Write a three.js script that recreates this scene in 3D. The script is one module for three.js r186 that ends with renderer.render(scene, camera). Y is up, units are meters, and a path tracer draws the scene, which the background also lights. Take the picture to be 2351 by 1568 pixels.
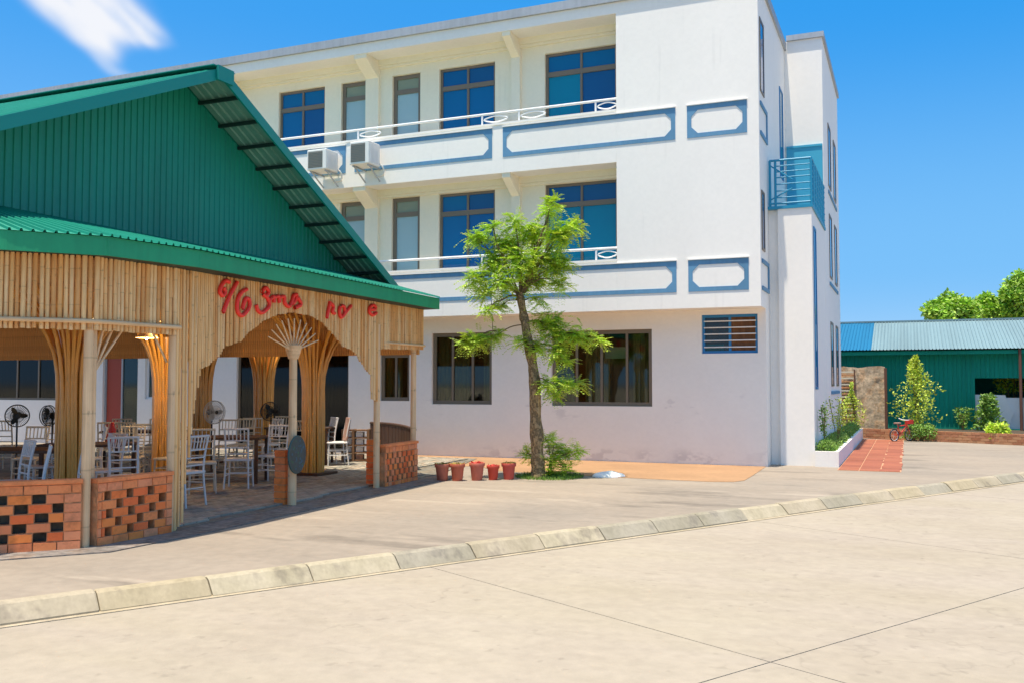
import * as THREE from 'three';
import { mergeGeometries } from 'three/addons/utils/BufferGeometryUtils.js';
import { RoundedBoxGeometry } from 'three/addons/geometries/RoundedBoxGeometry.js';

// ------------------------------------------------------------------ camera, sky, sun, exposure
const V = (x, y, z) => new THREE.Vector3(x, y, z);
const scene = new THREE.Scene();
const FOC = 2161.83, YAW = 0.39851, PITCH = 0.04518, EYE = 1.65;      // photo measured on a 2351 x 1568 grid
const camera = new THREE.PerspectiveCamera(2 * Math.atan(784 / FOC) * 180 / Math.PI, 1024 / 682, 0.1, 900);
camera.rotation.order = 'YXZ';
camera.rotation.set(PITCH, YAW, 0);
camera.position.set(0, EYE, 0);
camera.updateMatrixWorld(true);

const renderer = new THREE.WebGLRenderer({ antialias: true });
renderer.setSize(1024, 682);
renderer.toneMapping = THREE.LinearToneMapping;
renderer.toneMappingExposure = 1.6;
renderer.shadowMap.enabled = true;

const SUN = V(-0.055, 1, 0.2).normalize();
const sun = new THREE.DirectionalLight(new THREE.Color().setRGB(1, 0.90, 0.74), 4.2);
sun.position.copy(SUN).multiplyScalar(60).add(V(-5, 0, -14));
sun.target.position.set(-5, 0, -14);
sun.castShadow = true;
sun.shadow.mapSize.set(4096, 4096);
Object.assign(sun.shadow.camera, { left: -30, right: 30, top: 30, bottom: -30, near: 1, far: 140 });
scene.add(sun, sun.target);

// ------------------------------------------------------------------ numbers
let seed = 7;
const rnd = () => { seed |= 0; seed = seed + 0x6D2B79F5 | 0; let t = Math.imul(seed ^ seed >>> 15, 1 | seed); t = t + Math.imul(t ^ t >>> 7, 61 | t) ^ t; return ((t ^ t >>> 14) >>> 0) / 4294967296; };
const rr = (a, b) => a + (b - a) * rnd();
const clamp = (x, a = 0, b = 1) => Math.min(b, Math.max(a, x));
const smooth = (a, b, x) => { const t = clamp((x - a) / (b - a)); return t * t * (3 - 2 * t); };
const lerp = (a, b, t) => a + (b - a) * t;
const hash = (x, y, s) => { let h = Math.imul(x, 374761393) ^ Math.imul(y, 668265263) ^ Math.imul(s + 11, 1274126177); h = Math.imul(h ^ h >>> 13, 1274126177); return ((h ^ h >>> 16) >>> 0) / 4294967296; };
function vnoise(x, y, px, py, s) {                                   // value noise that tiles after px, py cells
  const xi = Math.floor(x), yi = Math.floor(y), fx = x - xi, fy = y - yi, ux = fx * fx * (3 - 2 * fx), uy = fy * fy * (3 - 2 * fy);
  const m = (a, n) => ((a % n) + n) % n, x0 = m(xi, px), x1 = m(xi + 1, px), y0 = m(yi, py), y1 = m(yi + 1, py);
  return lerp(lerp(hash(x0, y0, s), hash(x1, y0, s), ux), lerp(hash(x0, y1, s), hash(x1, y1, s), ux), uy);
}
function fbm(u, v, fx, fy, oct, s) { let a = 0.5, t = 0, n = 0; for (let k = 0; k < oct; k++) { t += a * vnoise(u * fx, v * fy, fx, fy, s + k * 17); n += a; a *= 0.55; fx *= 2; fy *= 2; } return t / n; }

// ------------------------------------------------------------------ photo pixels to places
const sY = Math.sin(YAW), cY = Math.cos(YAW), sP = Math.sin(PITCH), cP = Math.cos(PITCH);
const FWD = V(-sY * cP, sP, -cY * cP), RGT = V(cY, 0, -sY), UPV = RGT.clone().cross(FWD);
const O = V(0, EYE, 0);
const ray = (px, py) => FWD.clone().addScaledVector(RGT, (px - 1175.5) / FOC).addScaledVector(UPV, -(py - 784) / FOC);
const gY = (px, py, y = 0) => { const d = ray(px, py); return O.clone().addScaledVector(d, (y - EYE) / d.y); };
const gX = (px, py, x) => { const d = ray(px, py); return O.clone().addScaledVector(d, x / d.x); };
const gZ = (px, py, z) => { const d = ray(px, py); return O.clone().addScaledVector(d, z / d.z); };
const at = (px, py, depth) => O.clone().addScaledVector(ray(px, py), depth);

// ------------------------------------------------------------------ sky (air and one thin cloud)
{
  const W = 2048, H = 1024, data = new Float32Array(W * H * 4);
  const azel = (px, py) => { const d = ray(px, py).normalize(); return [Math.atan2(d.x, -d.z), Math.asin(d.y)]; };
  const blobs = [[165, -50, 115, 62, .95], [195, 22, 85, 46, .95], [262, 48, 78, 36, .95], [318, 72, 44, 22, .75], [212, 92, 46, 24, .7], [242, 138, 30, 24, .5], [278, 172, 36, 11, .4], [348, 98, 38, 8, .3], [120, 5, 40, 30, .45], [1830, 90, 60, 40, .12]]
    .map(([x, y, a, b, w]) => [...azel(x, y), a / 2250, b / 2250, w]);
  const zen = [0.08, 0.15, 0.30], mid = [0.022, 0.215, 0.55], low = [0.125, 0.335, 0.60], hor = [0.32, 0.47, 0.62];
  const c = [0, 0, 0];
  for (let j = 0; j < H; j++) {
    const el = ((j + .5) / H - .5) * Math.PI;
    for (let i = 0; i < W; i++) {
      const az0 = ((i + .5) / W - .5) * 2 * Math.PI;                 // atan2(z, x)
      const ce = Math.cos(el), dx = ce * Math.cos(az0), dz = ce * Math.sin(az0), dy = Math.sin(el);
      const e = Math.max(0, el) * 180 / Math.PI;
      const f1 = smooth(-2, 7, e), f2 = smooth(6, 22, e), f3 = smooth(22, 90, e); for (let k = 0; k < 3; k++) c[k] = e < 7 ? lerp(hor[k], low[k], f1) : e < 22 ? lerp(low[k], mid[k], f2) : lerp(mid[k], zen[k], f3);
      const toSun = dx * SUN.x + dy * SUN.y + dz * SUN.z, glow = Math.pow(Math.max(0, toSun), 60) * 1.6 + Math.pow(Math.max(0, toSun), 4) * .42;
      const az = Math.atan2(dx, -dz);
      const side = smooth(0.2, -1.1, az) * smooth(30, 4, e) * .5;    // the air is paler to the west
      for (let k = 0; k < 3; k++) c[k] = lerp(c[k], [.13, .32, .62][k], side) + glow * [1, .96, .88][k];
      let dens = 0; if (el > 0 && el < .9)
      for (const [ba, be, ra, rb, w] of blobs) { const p = (az - ba) * Math.cos(el) / ra, q = (el - be) / rb, t = q + p * .35, g = p * p + t * t; if (g < 6) dens += w * Math.exp(-g); }
      if (dens > 0.01) {
        const u = az / (2 * Math.PI) + .5, v = el / Math.PI + .5;
        const al = az * .80 - el * .60, ac = az * .60 + el * .80, n = fbm(al / 6.3 + .5, ac / 3.1 + .5, 60, 170, 6, 3), n2 = fbm(al / 6.3 + .5, ac / 3.1 + .5, 22, 60, 5, 9);
        const t = smooth(.10, .95, (1 - Math.exp(-dens * 1.1)) * (.25 + 1.15 * n2 + (n - .5) * 1.3));
        for (let k = 0; k < 3; k++) c[k] = lerp(c[k], [.60, .60, .615][k], Math.min(1, t * 1.1) * .93);
      }
      if (el < 0) for (let k = 0; k < 3; k++) c[k] = lerp(hor[k], [.3, .3, .3][k], smooth(0, -.2, el));
      const o = (j * W + i) * 4; data[o] = c[0]; data[o + 1] = c[1]; data[o + 2] = c[2]; data[o + 3] = 1;
    }
  }
  const t = new THREE.DataTexture(data, W, H, THREE.RGBAFormat, THREE.FloatType);
  t.mapping = THREE.EquirectangularReflectionMapping; t.magFilter = THREE.LinearFilter; t.minFilter = THREE.LinearFilter; t.needsUpdate = true;
  scene.background = t; scene.environment = t;
}

// ------------------------------------------------------------------ textures and materials
const toS = (x) => { x = clamp(x); return 255 * (x <= .0031308 ? 12.92 * x : 1.055 * Math.pow(x, 1 / 2.4) - .055); };
function tex(w, h, fn, rx = 1, ry = 1, srgb = true) {
  const d = new Uint8Array(w * h * 4);
  for (let j = 0; j < h; j++) for (let i = 0; i < w; i++) {
    let c = fn((i + .5) / w, (j + .5) / h); if (typeof c === 'number') c = [c, c, c];
    const o = (j * w + i) * 4; for (let k = 0; k < 3; k++) d[o + k] = srgb ? toS(c[k]) : 255 * clamp(c[k]); d[o + 3] = 255;
  }
  const t = new THREE.DataTexture(d, w, h); t.wrapS = t.wrapT = THREE.RepeatWrapping; t.magFilter = THREE.LinearFilter; t.minFilter = THREE.LinearMipmapLinearFilter; t.generateMipmaps = true;
  if (srgb) t.colorSpace = THREE.SRGBColorSpace; t.repeat.set(rx, ry); t.needsUpdate = true; return t;
}
const mat = (r, g, b, rough = .8, o = {}) => { const { metal = 0, ...x } = o; return new THREE.MeshPhysicalMaterial({ color: new THREE.Color().setRGB(r, g, b), roughness: rough, metalness: metal, side: THREE.DoubleSide, ...x }); };

const T = {};
T.road = tex(768, 768, (u, v) => {
  const a = fbm(u, v, 5, 5, 6, 1), b = fbm(u, v, 3, 9, 4, 21), c = fbm(u, v, 90, 90, 3, 41), d = fbm(u, v, 24, 70, 3, 61);
  const spot = smooth(.74, .86, fbm(u, v, 70, 70, 3, 81)) * .25, crack = smooth(.012, .0, Math.abs(fbm(u, v, 7, 7, 5, 95) - .5)) * smooth(.55, .7, fbm(u, v, 4, 4, 2, 97)) * .16, k = .88 + (a - .5) * .12 + (b - .5) * .07 + (c - .5) * .16 + (d - .5) * .09 - spot * .5 - crack * .6;
  return [k * 1.0, k * (.995 + (a - .5) * .03), k * (.985 + (b - .5) * .10)];
}, 1 / 7, 1 / 7);
T.walk = tex(768, 768, (u, v) => {
  const a = fbm(u, v, 4, 4, 6, 101), b = fbm(u, v, 3, 16, 5, 121), c = fbm(u, v, 110, 110, 3, 141), w = smooth(.66, .82, fbm(u, v, 6, 22, 5, 161)) * .2, dk = smooth(.62, .8, fbm(u, v, 5, 18, 5, 181)) * .24;
  const k = .80 + (a - .5) * .22 + (b - .5) * .24 + (c - .5) * .17 + w - dk;
  return [k * (1 + (a - .5) * .06), k * .99, k * (.975 - (a - .5) * .08)];
}, 1 / 9, 1 / 9);
T.fine = tex(512, 512, (u, v) => .5 + (fbm(u, v, 64, 64, 4, 201) - .5) * .9, 1, 1, false);
T.kerb = tex(512, 512, (u, v) => {
  const a = fbm(u, v, 5, 5, 5, 221), c = fbm(u, v, 60, 60, 3, 241), s = smooth(.6, .78, fbm(u, v, 9, 9, 5, 261)) * .2;
  const k = .86 + (a - .5) * .4 + (c - .5) * .25; return [k - s, k * .98 - s, k * (.94 + (a - .5) * .12) - s * .85];
}, 1 / 1.6, 1 / 1.6);
T.plaster = tex(512, 512, (u, v) => { const a = fbm(u, v, 3, 2, 5, 301), c = fbm(u, v, 80, 80, 3, 321), st = fbm(u, v, 40, 3, 4, 341); const k = .955 + (a - .5) * .07 + (c - .5) * .05 - smooth(.66, .85, st) * .05; return [k, k, k * .995]; }, 1 / 5, 1 / 5);
T.bamboo = tex(128, 512, (u, v) => {
  const s = fbm(u, v, 12, 3, 4, 401), g = fbm(u, v, 30, 6, 3, 421), b = fbm(u, v, 2, 7, 4, 441); let k = .88 + (s - .5) * .3 + (g - .5) * .22 + (b - .5) * .35;
  const nd = Math.abs(((v * 4 + .13) % 1) - .5) * .25; k -= smooth(.006, .0, nd) * .2; k -= smooth(.72, .85, fbm(u, v, 6, 20, 4, 461)) * .3;
  return [k, k * (.97 + (b - .5) * .08), k * (.93 + (b - .5) * .2)];
});
T.brick = tex(256, 256, (u, v) => { const a = fbm(u, v, 5, 5, 5, 501), c = fbm(u, v, 30, 30, 3, 521), m = smooth(.66, .84, fbm(u, v, 8, 8, 4, 541)) * .14; const k = .96 + (a - .5) * .55 + (c - .5) * .3; return [k, k * .98 + m * .5, k * .96 + m * .6]; }, 1 / .7, 1 / .7);
T.sheet = tex(512, 512, (u, v) => { const a = fbm(u, v, 4, 3, 5, 601), s = fbm(u, v, 60, 2, 4, 621), c = fbm(u, v, 90, 90, 2, 641); const k = .9 + (a - .5) * .26 + (s - .5) * .24 + (c - .5) * .08; return [k, k, k]; }, 1 / 4, 1 / 4);
T.wood = tex(256, 512, (u, v) => { const g = fbm(u, v, 24, 3, 4, 701), a = fbm(u, v, 4, 4, 4, 721); const k = .75 + (g - .5) * .6 + (a - .5) * .3; return [k, k * .96, k * .9]; }, 1, 1);
T.bark = tex(256, 512, (u, v) => { const a = fbm(u, v, 10, 18, 5, 741), b = fbm(u, v, 26, 34, 4, 761); const k = .38 + smooth(.35, .65, a) * .5 + (b - .5) * .55; return [k, k * .93, k * .8]; }, 2, 3);
T.rough = tex(512, 512, (u, v) => { const a = fbm(u, v, 4, 4, 6, 781), b = fbm(u, v, 26, 26, 5, 801), s = smooth(.55, .68, fbm(u, v, 7, 7, 6, 821)); const k = .62 + (a - .5) * .5 + (b - .5) * .7; return [k * (1 + .1 * s), k * (.96 - .04 * s), k * (.9 - .14 * s)]; }, 1 / 1.4, 1 / 1.4);
T.sand = tex(512, 512, (u, v) => { const a = fbm(u, v, 4, 5, 6, 841), c = fbm(u, v, 60, 60, 4, 861); const k = .84 + (a - .5) * .34 + (c - .5) * .2; return [k, k * .985, k * .96]; }, 1 / 3, 1 / 3);
T.lower = tex(1536, 384, (u, v) => {                                 // stained plaster of the ground floor: u runs 24 m along the wall, v 3.2 m up
  const X = u * 24, Y = v * 3.2, a = fbm(u, v, 24, 4, 5, 901), c = fbm(u, v, 400, 60, 3, 921), k0 = .95 + (a - .5) * .08 + (c - .5) * .05;
  const rim = .10 + .22 * fbm(u, .3, 60, 1, 4, 941), n = fbm(u, v, 120, 30, 5, 961);
  let st = smooth(.44, .62, n) * smooth(rim + .16, rim - .1, Y) * (.15 + .85 * smooth(.45, .66, fbm(u, .7, 30, 1, 3, 981))) * .2;
  st += smooth(.62, .74, n) * smooth(1.7, 1.2, Y) * smooth(.8, 1.0, Y) * smooth(.55, .7, fbm(u, v, 40, 8, 3, 991)) * .13;
  const k = k0 * (1 - st); return [k, k * (1 - st * .05), k * (.995 + st * .06)];
}, 1 / 24, 1 / 3.2);

const fineBump = (m, t, r, s) => { const b = T.fine.clone(); b.repeat.set(r, r); b.needsUpdate = true; m.bumpMap = b; m.bumpScale = s; return m; };
const M = {
  road: fineBump(mat(.385, .328, .255, .92, { map: T.road }), 0, .8, .003),
  walk: fineBump(mat(.355, .298, .236, .92, { map: T.walk }), 0, .8, .003),
  dirt: mat(.42, .36, .27, 1, { map: T.sand }), gutter: mat(.48, .40, .28, .95, { map: T.kerb }),
  white: mat(.93, .89, .83, .75, { map: T.plaster }), lower: mat(.94, .885, .82, .8, { map: T.lower }), cream: mat(.94, .85, .66, .8, { map: T.plaster }),
  trim: mat(.80, .79, .78, .7), blueTrim: mat(.115, .29, .47, .6, { map: T.sheet }), greyMetal: mat(.42, .44, .46, .5, { metal: .3, map: T.sheet }),
  frame: mat(.19, .15, .105, .45), frameBlue: mat(.02, .2, .44, .45), railWhite: mat(.85, .85, .85, .4),
  blueGlass: mat(.0, .10, .30, .06), blueGlass2: mat(.0, .20, .33, .08), blueGlass3: mat(.0, .125, .32, .05), blueGlass4: mat(.005, .085, .25, .09), doorGlass: mat(.36, .50, .52, .16), transomGlass: mat(.26, .29, .19, .2),
  tint: mat(.62, .66, .55, .03, { transmission: 1, thickness: 0, ior: 1.5 }), tintDark: mat(.13, .24, .23, .05, { transmission: 1, thickness: 0, ior: 1.35 }), tintTeal: mat(.42, .62, .58, .03, { transmission: 1, thickness: 0, ior: 1.5 }),
  room: mat(.16, .13, .10, .9), curtain: mat(.30, .27, .15, .95), curtainTeal: mat(.08, .27, .24, .95), paleBlind: mat(.45, .6, .65, .7), redDoor: mat(.36, .045, .018, .5), darkWood: mat(.10, .045, .02, .55, { map: T.wood }), wood: mat(.26, .13, .06, .6, { map: T.wood }),
  teal: mat(.0, .262, .178, .55, { map: T.sheet }), tealFascia: mat(.0, .225, .19, .5), soffitLightened: mat(.17, .36, .30, .35, { map: T.sheet }), greenFascia: mat(.008, .32, .14, .6, { map: T.sheet }), purlin: mat(.006, .03, .025, .6),
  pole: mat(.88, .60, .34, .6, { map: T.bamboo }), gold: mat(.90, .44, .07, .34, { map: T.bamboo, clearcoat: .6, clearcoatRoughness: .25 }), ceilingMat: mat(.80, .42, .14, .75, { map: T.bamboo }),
  backingGrey: mat(.20, .20, .165, .95, { map: T.rough }), mortar: mat(.80, .40, .20, .95, { map: T.rough }), floorMortar: mat(.30, .29, .25, .95, { map: T.rough }),
  chair: mat(.74, .72, .69, .42), chairCream: mat(.66, .58, .44, .5), dark: mat(.018, .022, .018, .5), fanGrey: mat(.45, .47, .48, .5), black: mat(.012, .012, .012, .4), red: mat(.62, .035, .02, .55),
  signRed: mat(.95, .045, .025, .55), terracotta: mat(.50, .115, .06, .75, { map: T.rough }), soil: mat(.07, .05, .03, 1), lampShade: mat(.75, .5, .25, .6), acWhite: mat(.78, .77, .73, .45), acGrille: mat(.22, .21, .18, .5),
  bark: mat(.50, .36, .21, .95, { map: T.bark, bumpMap: T.bark, bumpScale: .02 }), twig: mat(.20, .14, .06, .9),
  balcony: mat(.015, .25, .42, .4), balconyPale: mat(.05, .38, .55, .5), apron: mat(.42, .245, .125, .9, { map: T.sand }), tile: [0, 1, 2].map((k) => mat([.36, .32, .39][k], [.11, .095, .125][k], [.055, .045, .06][k], .75, { map: T.sand })),
  tileJoint: mat(.5, .26, .15, .9), shedRoof: mat(.18, .28, .31, .6, { map: T.sheet }), shedBlue: mat(.0, .145, .30, .55, { map: T.sheet }), shedWall: mat(.0, .29, .20, .9, { map: T.sheet }), plasterRough: fineBump(mat(.90, .70, .50, .95, { map: T.rough }), 0, 2, .01),
  shutter: mat(.24, .10, .035, .8, { map: T.wood }), bag: mat(.88, .85, .82, .7), rust: mat(.13, .055, .035, .8), crate: mat(.30, .16, .08, .7, { map: T.wood }), patterned: mat(.58, .36, .30, .8, { map: T.rough }), gongBlue: mat(.02, .075, .095, .45, { map: T.rough }),
};
M.slat = [[.95, .57, .23], [.96, .62, .28], [.90, .49, .17], [.95, .60, .27], [.82, .42, .14], [.97, .66, .33]].map(([r, g, b]) => mat(r, g, b, .62, { map: T.bamboo }));
M.brick = [[.96, .22, .05], [.97, .27, .06], [.92, .18, .045], [.86, .26, .10], [.96, .29, .09]].map(([r, g, b]) => mat(r, g, b, .85, { map: T.brick }));
M.brickPink = [[.92, .29, .10], [.88, .31, .14]].map(([r, g, b]) => mat(r, g, b, .9, { map: T.brick }));
M.brickOld = [[.44, .20, .11], [.38, .16, .08], [.48, .25, .13]].map(([r, g, b]) => mat(r, g, b, .9, { map: T.brick }));
M.kerb = [[.44, .37, .25], [.47, .41, .295], [.42, .36, .26], [.36, .325, .25]].map(([r, g, b]) => mat(r, g, b, .92, { map: T.kerb }));
M.paver = [[.52, .50, .42], [.60, .57, .49], [.42, .41, .35], [.55, .48, .40]].map(([r, g, b]) => mat(r, g, b, .8, { map: T.rough }));
const leafMat = (r, g, b) => new THREE.MeshPhysicalMaterial({ color: new THREE.Color().setRGB(r, g, b), roughness: .6, transmission: .35, thickness: 0, side: THREE.DoubleSide, vertexColors: true });
M.leaf = leafMat(.57, .76, .05); M.leafDark = leafMat(.22, .40, .04); M.leafYellow = leafMat(.60, .72, .07); M.leafFar = leafMat(.36, .58, .04);

// ------------------------------------------------------------------ helpers
const taken = new Map();
function numbered(n) { const k = taken.get(n) ?? 0; taken.set(n, k + 1); return k ? `${n}_${String(k).padStart(3, '0')}` : n; }
function metric(g) {                                                 // uv in metres, by the way each face points
  if (g.index) g = g.toNonIndexed(); const p = g.attributes.position, n = p.count, uv = new Float32Array(n * 2), a = V(), b = V(), c = V();
  for (let i = 0; i < n; i += 3) {
    a.fromBufferAttribute(p, i); b.fromBufferAttribute(p, i + 1); c.fromBufferAttribute(p, i + 2);
    const nn = b.clone().sub(a).cross(c.clone().sub(a)), ax = Math.abs(nn.x), ay = Math.abs(nn.y), az = Math.abs(nn.z);
    [a, b, c].forEach((q, k) => { const [u, v] = ay >= ax && ay >= az ? [q.x, q.z] : ax >= az ? [q.z, q.y] : [q.x, q.y]; uv[(i + k) * 2] = u; uv[(i + k) * 2 + 1] = v; });
  }
  g.setAttribute('uv', new THREE.BufferAttribute(uv, 2)); return g;
}
const bx = (x0, x1, y0, y1, z0, z1) => metric(new THREE.BoxGeometry(Math.abs(x1 - x0), Math.abs(y1 - y0), Math.abs(z1 - z0)).translate((x0 + x1) / 2, (y0 + y1) / 2, (z0 + z1) / 2));
function bar(a, b, r, n = 8, r2 = r) { const d = b.clone().sub(a), g = new THREE.CylinderGeometry(r2, r, d.length(), n); g.applyQuaternion(new THREE.Quaternion().setFromUnitVectors(V(0, 1, 0), d.clone().normalize())); const m = a.clone().add(b).multiplyScalar(.5); return g.translate(m.x, m.y, m.z).toNonIndexed(); }
const tube = (pts, r, seg = 24, n = 6, closed = false) => new THREE.TubeGeometry(new THREE.CatmullRomCurve3(pts, closed), seg, r, n, closed).toNonIndexed();
function beam(a, b, w, h) { const d = b.clone().sub(a), g = new THREE.BoxGeometry(w, h, d.length()); const m = new THREE.Matrix4().lookAt(V(0, 0, 0), d.clone().negate(), V(0, 1, 0)); g.applyMatrix4(m); const c = a.clone().add(b).multiplyScalar(.5); return metric(g.translate(c.x, c.y, c.z)); }
function obj(name, geos, m, parent) {
  let gs = (Array.isArray(geos) ? geos : [geos]).map((g) => g.index ? g.toNonIndexed() : g);
  if (gs.length > 1) { for (const g of gs) for (const k of Object.keys(g.attributes)) if (!['position', 'normal', 'uv', 'color'].includes(k)) g.deleteAttribute(k); }
  const g = gs.length > 1 ? mergeGeometries(gs) : gs[0];
  const o = new THREE.Mesh(g, m); o.name = parent ? name : numbered(name); o.castShadow = o.receiveShadow = true; (parent ?? scene).add(o); return o;
}
const tag = (o, label, category, group) => { o.userData.label = label; o.userData.category = category; if (group) o.userData.group = group; return o; };
function thing(name, label, category, p = V(0, 0, 0), turn = 0, group) { const o = new THREE.Group(); o.name = numbered(name); o.position.copy(p); o.rotation.y = turn; scene.add(o); return tag(o, label, category, group); }
function struct(name, geos, m) { const o = obj(name, geos, m); o.userData.kind = 'structure'; return o; }
function dup(o, p, turn, label) { const c = o.clone(); c.name = numbered(o.name.replace(/_\d{3}$/, '')); c.userData = { ...o.userData }; if (label) c.userData.label = label; c.position.copy(p); c.rotation.y = turn; scene.add(c); return c; }
const part = (name, parent) => { const g = new THREE.Group(); g.name = name; parent.add(g); return g; };
function sheetGeo(pts, y, down = .02) {                              // a flat sheet with a given outline (x, z)
  const s = new THREE.Shape(pts.map(([x, z]) => new THREE.Vector2(x, -z))); const g = new THREE.ExtrudeGeometry(s, { depth: down, bevelEnabled: false }); g.rotateX(-Math.PI / 2).translate(0, y - down, 0); return metric(g);
}
function wallGeo(x0, x1, y0, y1, zFront, thick, holes) {             // a wall in the x-y plane with openings [x0, x1, y0, y1]
  const s = new THREE.Shape([[x0, y0], [x1, y0], [x1, y1], [x0, y1]].map((p) => new THREE.Vector2(...p)));
  for (const [a, b, c, d] of holes) s.holes.push(new THREE.Path([[a, c], [a, d], [b, d], [b, c]].map((p) => new THREE.Vector2(...p))));
  return metric(new THREE.ExtrudeGeometry(s, { depth: thick, bevelEnabled: false }).translate(0, 0, zFront - thick));
}
function ribbed(P, N, len, pitch, amp, lo, hi, rows = 1) {           // ribbed sheet: P(u, t) point, N(u) way the ribs stand out, t runs lo(u) to hi(u)
  const prof = [[0, 0], [.34, 0], [.42, 1], [.58, 1], [.66, 0]], us = [];
  for (let k = 0; k * pitch < len; k++) for (const [a, h] of prof) { const u = (k + a) * pitch; if (u < len) us.push([u, h * amp]); } us.push([len, 0]);
  const pos = [], uv = [], idx = [];
  us.forEach(([u, h]) => { for (let r = 0; r <= rows; r++) { const t = lerp(lo(u), hi(u), r / rows), q = P(u, t).addScaledVector(N(u), h); pos.push(q.x, q.y, q.z); uv.push(u, t); } });
  const w = rows + 1; for (let i = 0; i + 1 < us.length; i++) for (let r = 0; r < rows; r++) { const a = i * w + r; idx.push(a, a + w, a + 1, a + 1, a + w, a + w + 1); }
  const g = new THREE.BufferGeometry(); g.setAttribute('position', new THREE.Float32BufferAttribute(pos, 3)); g.setAttribute('uv', new THREE.Float32BufferAttribute(uv, 2)); g.setIndex(idx);
  const n = g.toNonIndexed(); n.computeVertexNormals(); return n;
}
// ------------------------------------------------------------------ ground
const KA = V(-6.34, 0, -5.12), KD = V(1.95 + 6.34, 0, -19.98 + 5.12).normalize(), KN = V(-KD.z, 0, KD.x);   // back edge of the kerb, its run, and the way to the road
if (KN.x < 0) KN.negate();
const onKerb = (t, n, y) => KA.clone().addScaledVector(KD, t).addScaledVector(KN, n).setY(y);
struct('ground', sheetGeo([[-400, 400], [400, 400], [400, -400], [-400, -400]], -.30), M.dirt);
{ const a = onKerb(-40, .0, 0), b = onKerb(70, .0, 0);
  struct('pavement', sheetGeo([[a.x, a.z], [b.x, b.z], [b.x - 10, b.z - 30], [-70, -90], [-70, 20]], 0, .28), M.walk); }
{ const kerb = new THREE.Group(); kerb.name = 'kerb'; kerb.userData.kind = 'structure'; scene.add(kerb);
  // joints read from the photograph, carried on at one metre
  const tOf = (px, py) => gY(px, py, -.1).sub(KA).dot(KD);
  let js = [[240, 1408], [500, 1370], [738, 1338], [945, 1311], [1125, 1287], [1285, 1264], [1425, 1244], [1545, 1226], [1650, 1211]].map(([x, y]) => tOf(x, y));
  const step = (js.at(-1) - js[0]) / (js.length - 1);
  for (let k = 0; k < 26; k++) js.push(js.at(-1) + step * rr(.97, 1.03)); for (let k = 0; k < 8; k++) js.unshift(js[0] - step);
  const prof = [[0, -.2], [0, .012], [.012, .022], [.07, .026], [.12, .010], [.235, -.105], [.24, -.2]];
  for (let i = 0; i + 1 < js.length; i++) {
    const a = js[i] + .006, b = js[i + 1] - .006, dy = rr(-.006, .006), dn = rr(-.006, .006), pos = [];
    const e = .012, cuts = [[a, .94], [a + e, 1], [b - e, 1], [b, .94]];
    const P = (c, k) => { const [n, y] = prof[k], cn = .12 + (n - .12) * c[1], cy = -.1 + (y + .1) * c[1]; return onKerb(c[0], cn + dn, cy + dy); };
    const tri = (...q) => q.forEach((v) => pos.push(v.x, v.y, v.z));
    for (let s = 0; s < 3; s++) for (let k = 0; k + 1 < prof.length; k++) { const A = P(cuts[s], k), B = P(cuts[s + 1], k), C = P(cuts[s], k + 1), D = P(cuts[s + 1], k + 1); tri(A, C, B, B, C, D); }
    for (const s of [0, 3]) for (let k = 1; k + 1 < prof.length; k++) tri(P(cuts[s], 0), P(cuts[s], k), P(cuts[s], k + 1));
    const g = new THREE.BufferGeometry(); g.setAttribute('position', new THREE.Float32BufferAttribute(pos, 3)); g.computeVertexNormals();
    obj('kerb_stone', metric(g), M.kerb[Math.floor(rnd() * 3.7)], kerb);
  }
  const road = new THREE.Group(); road.name = 'road'; road.userData.kind = 'structure'; scene.add(road);
  const t0 = gY(1770, 1520, -.12).sub(KA).dot(KD), n0 = gY(1770, 1520, -.12).sub(KA).dot(KN);
  const slabAt = (ta, tb, na, nb) => { const q = [onKerb(ta, na, 0), onKerb(tb, na, 0), onKerb(tb, nb, 0), onKerb(ta, nb, 0)].map((v) => [v.x, v.z]); return sheetGeo(q, -.12, .12); };
  const rows = [.30, n0, n0 * 2 - .3, n0 * 3 - .6, n0 * 4];
  for (let r = 0; r < 4; r++) for (let k = -4; k < 9; k++) obj('road_slab', slabAt(t0 + k * 5 + .005, t0 + (k + 1) * 5 - .005, rows[r] + (r ? .005 : 0), rows[r + 1] - .005), M.road, road);
  obj('joint_filler', slabAt(t0 - 20, t0 + 45, .3, rows[4]).translate(0, -.012, 0), mat(.20, .17, .13, 1), road);
  obj('gutter_strip', slabAt(t0 - 20, t0 + 45, .2, .298).translate(0, .006, 0), M.gutter, road);
}
struct('apron', sheetGeo([[-11.4, -19.47], [-2.66, -19.47], [-2.62, -17.4], [-2.62, -16.5], [-2.75, -16.2], [-3.1, -16.08], [-5, -16.2], [-7.3, -16.5], [-7.9, -17.2], [-11.4, -17.2]], .006, .02), M.apron);

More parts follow.
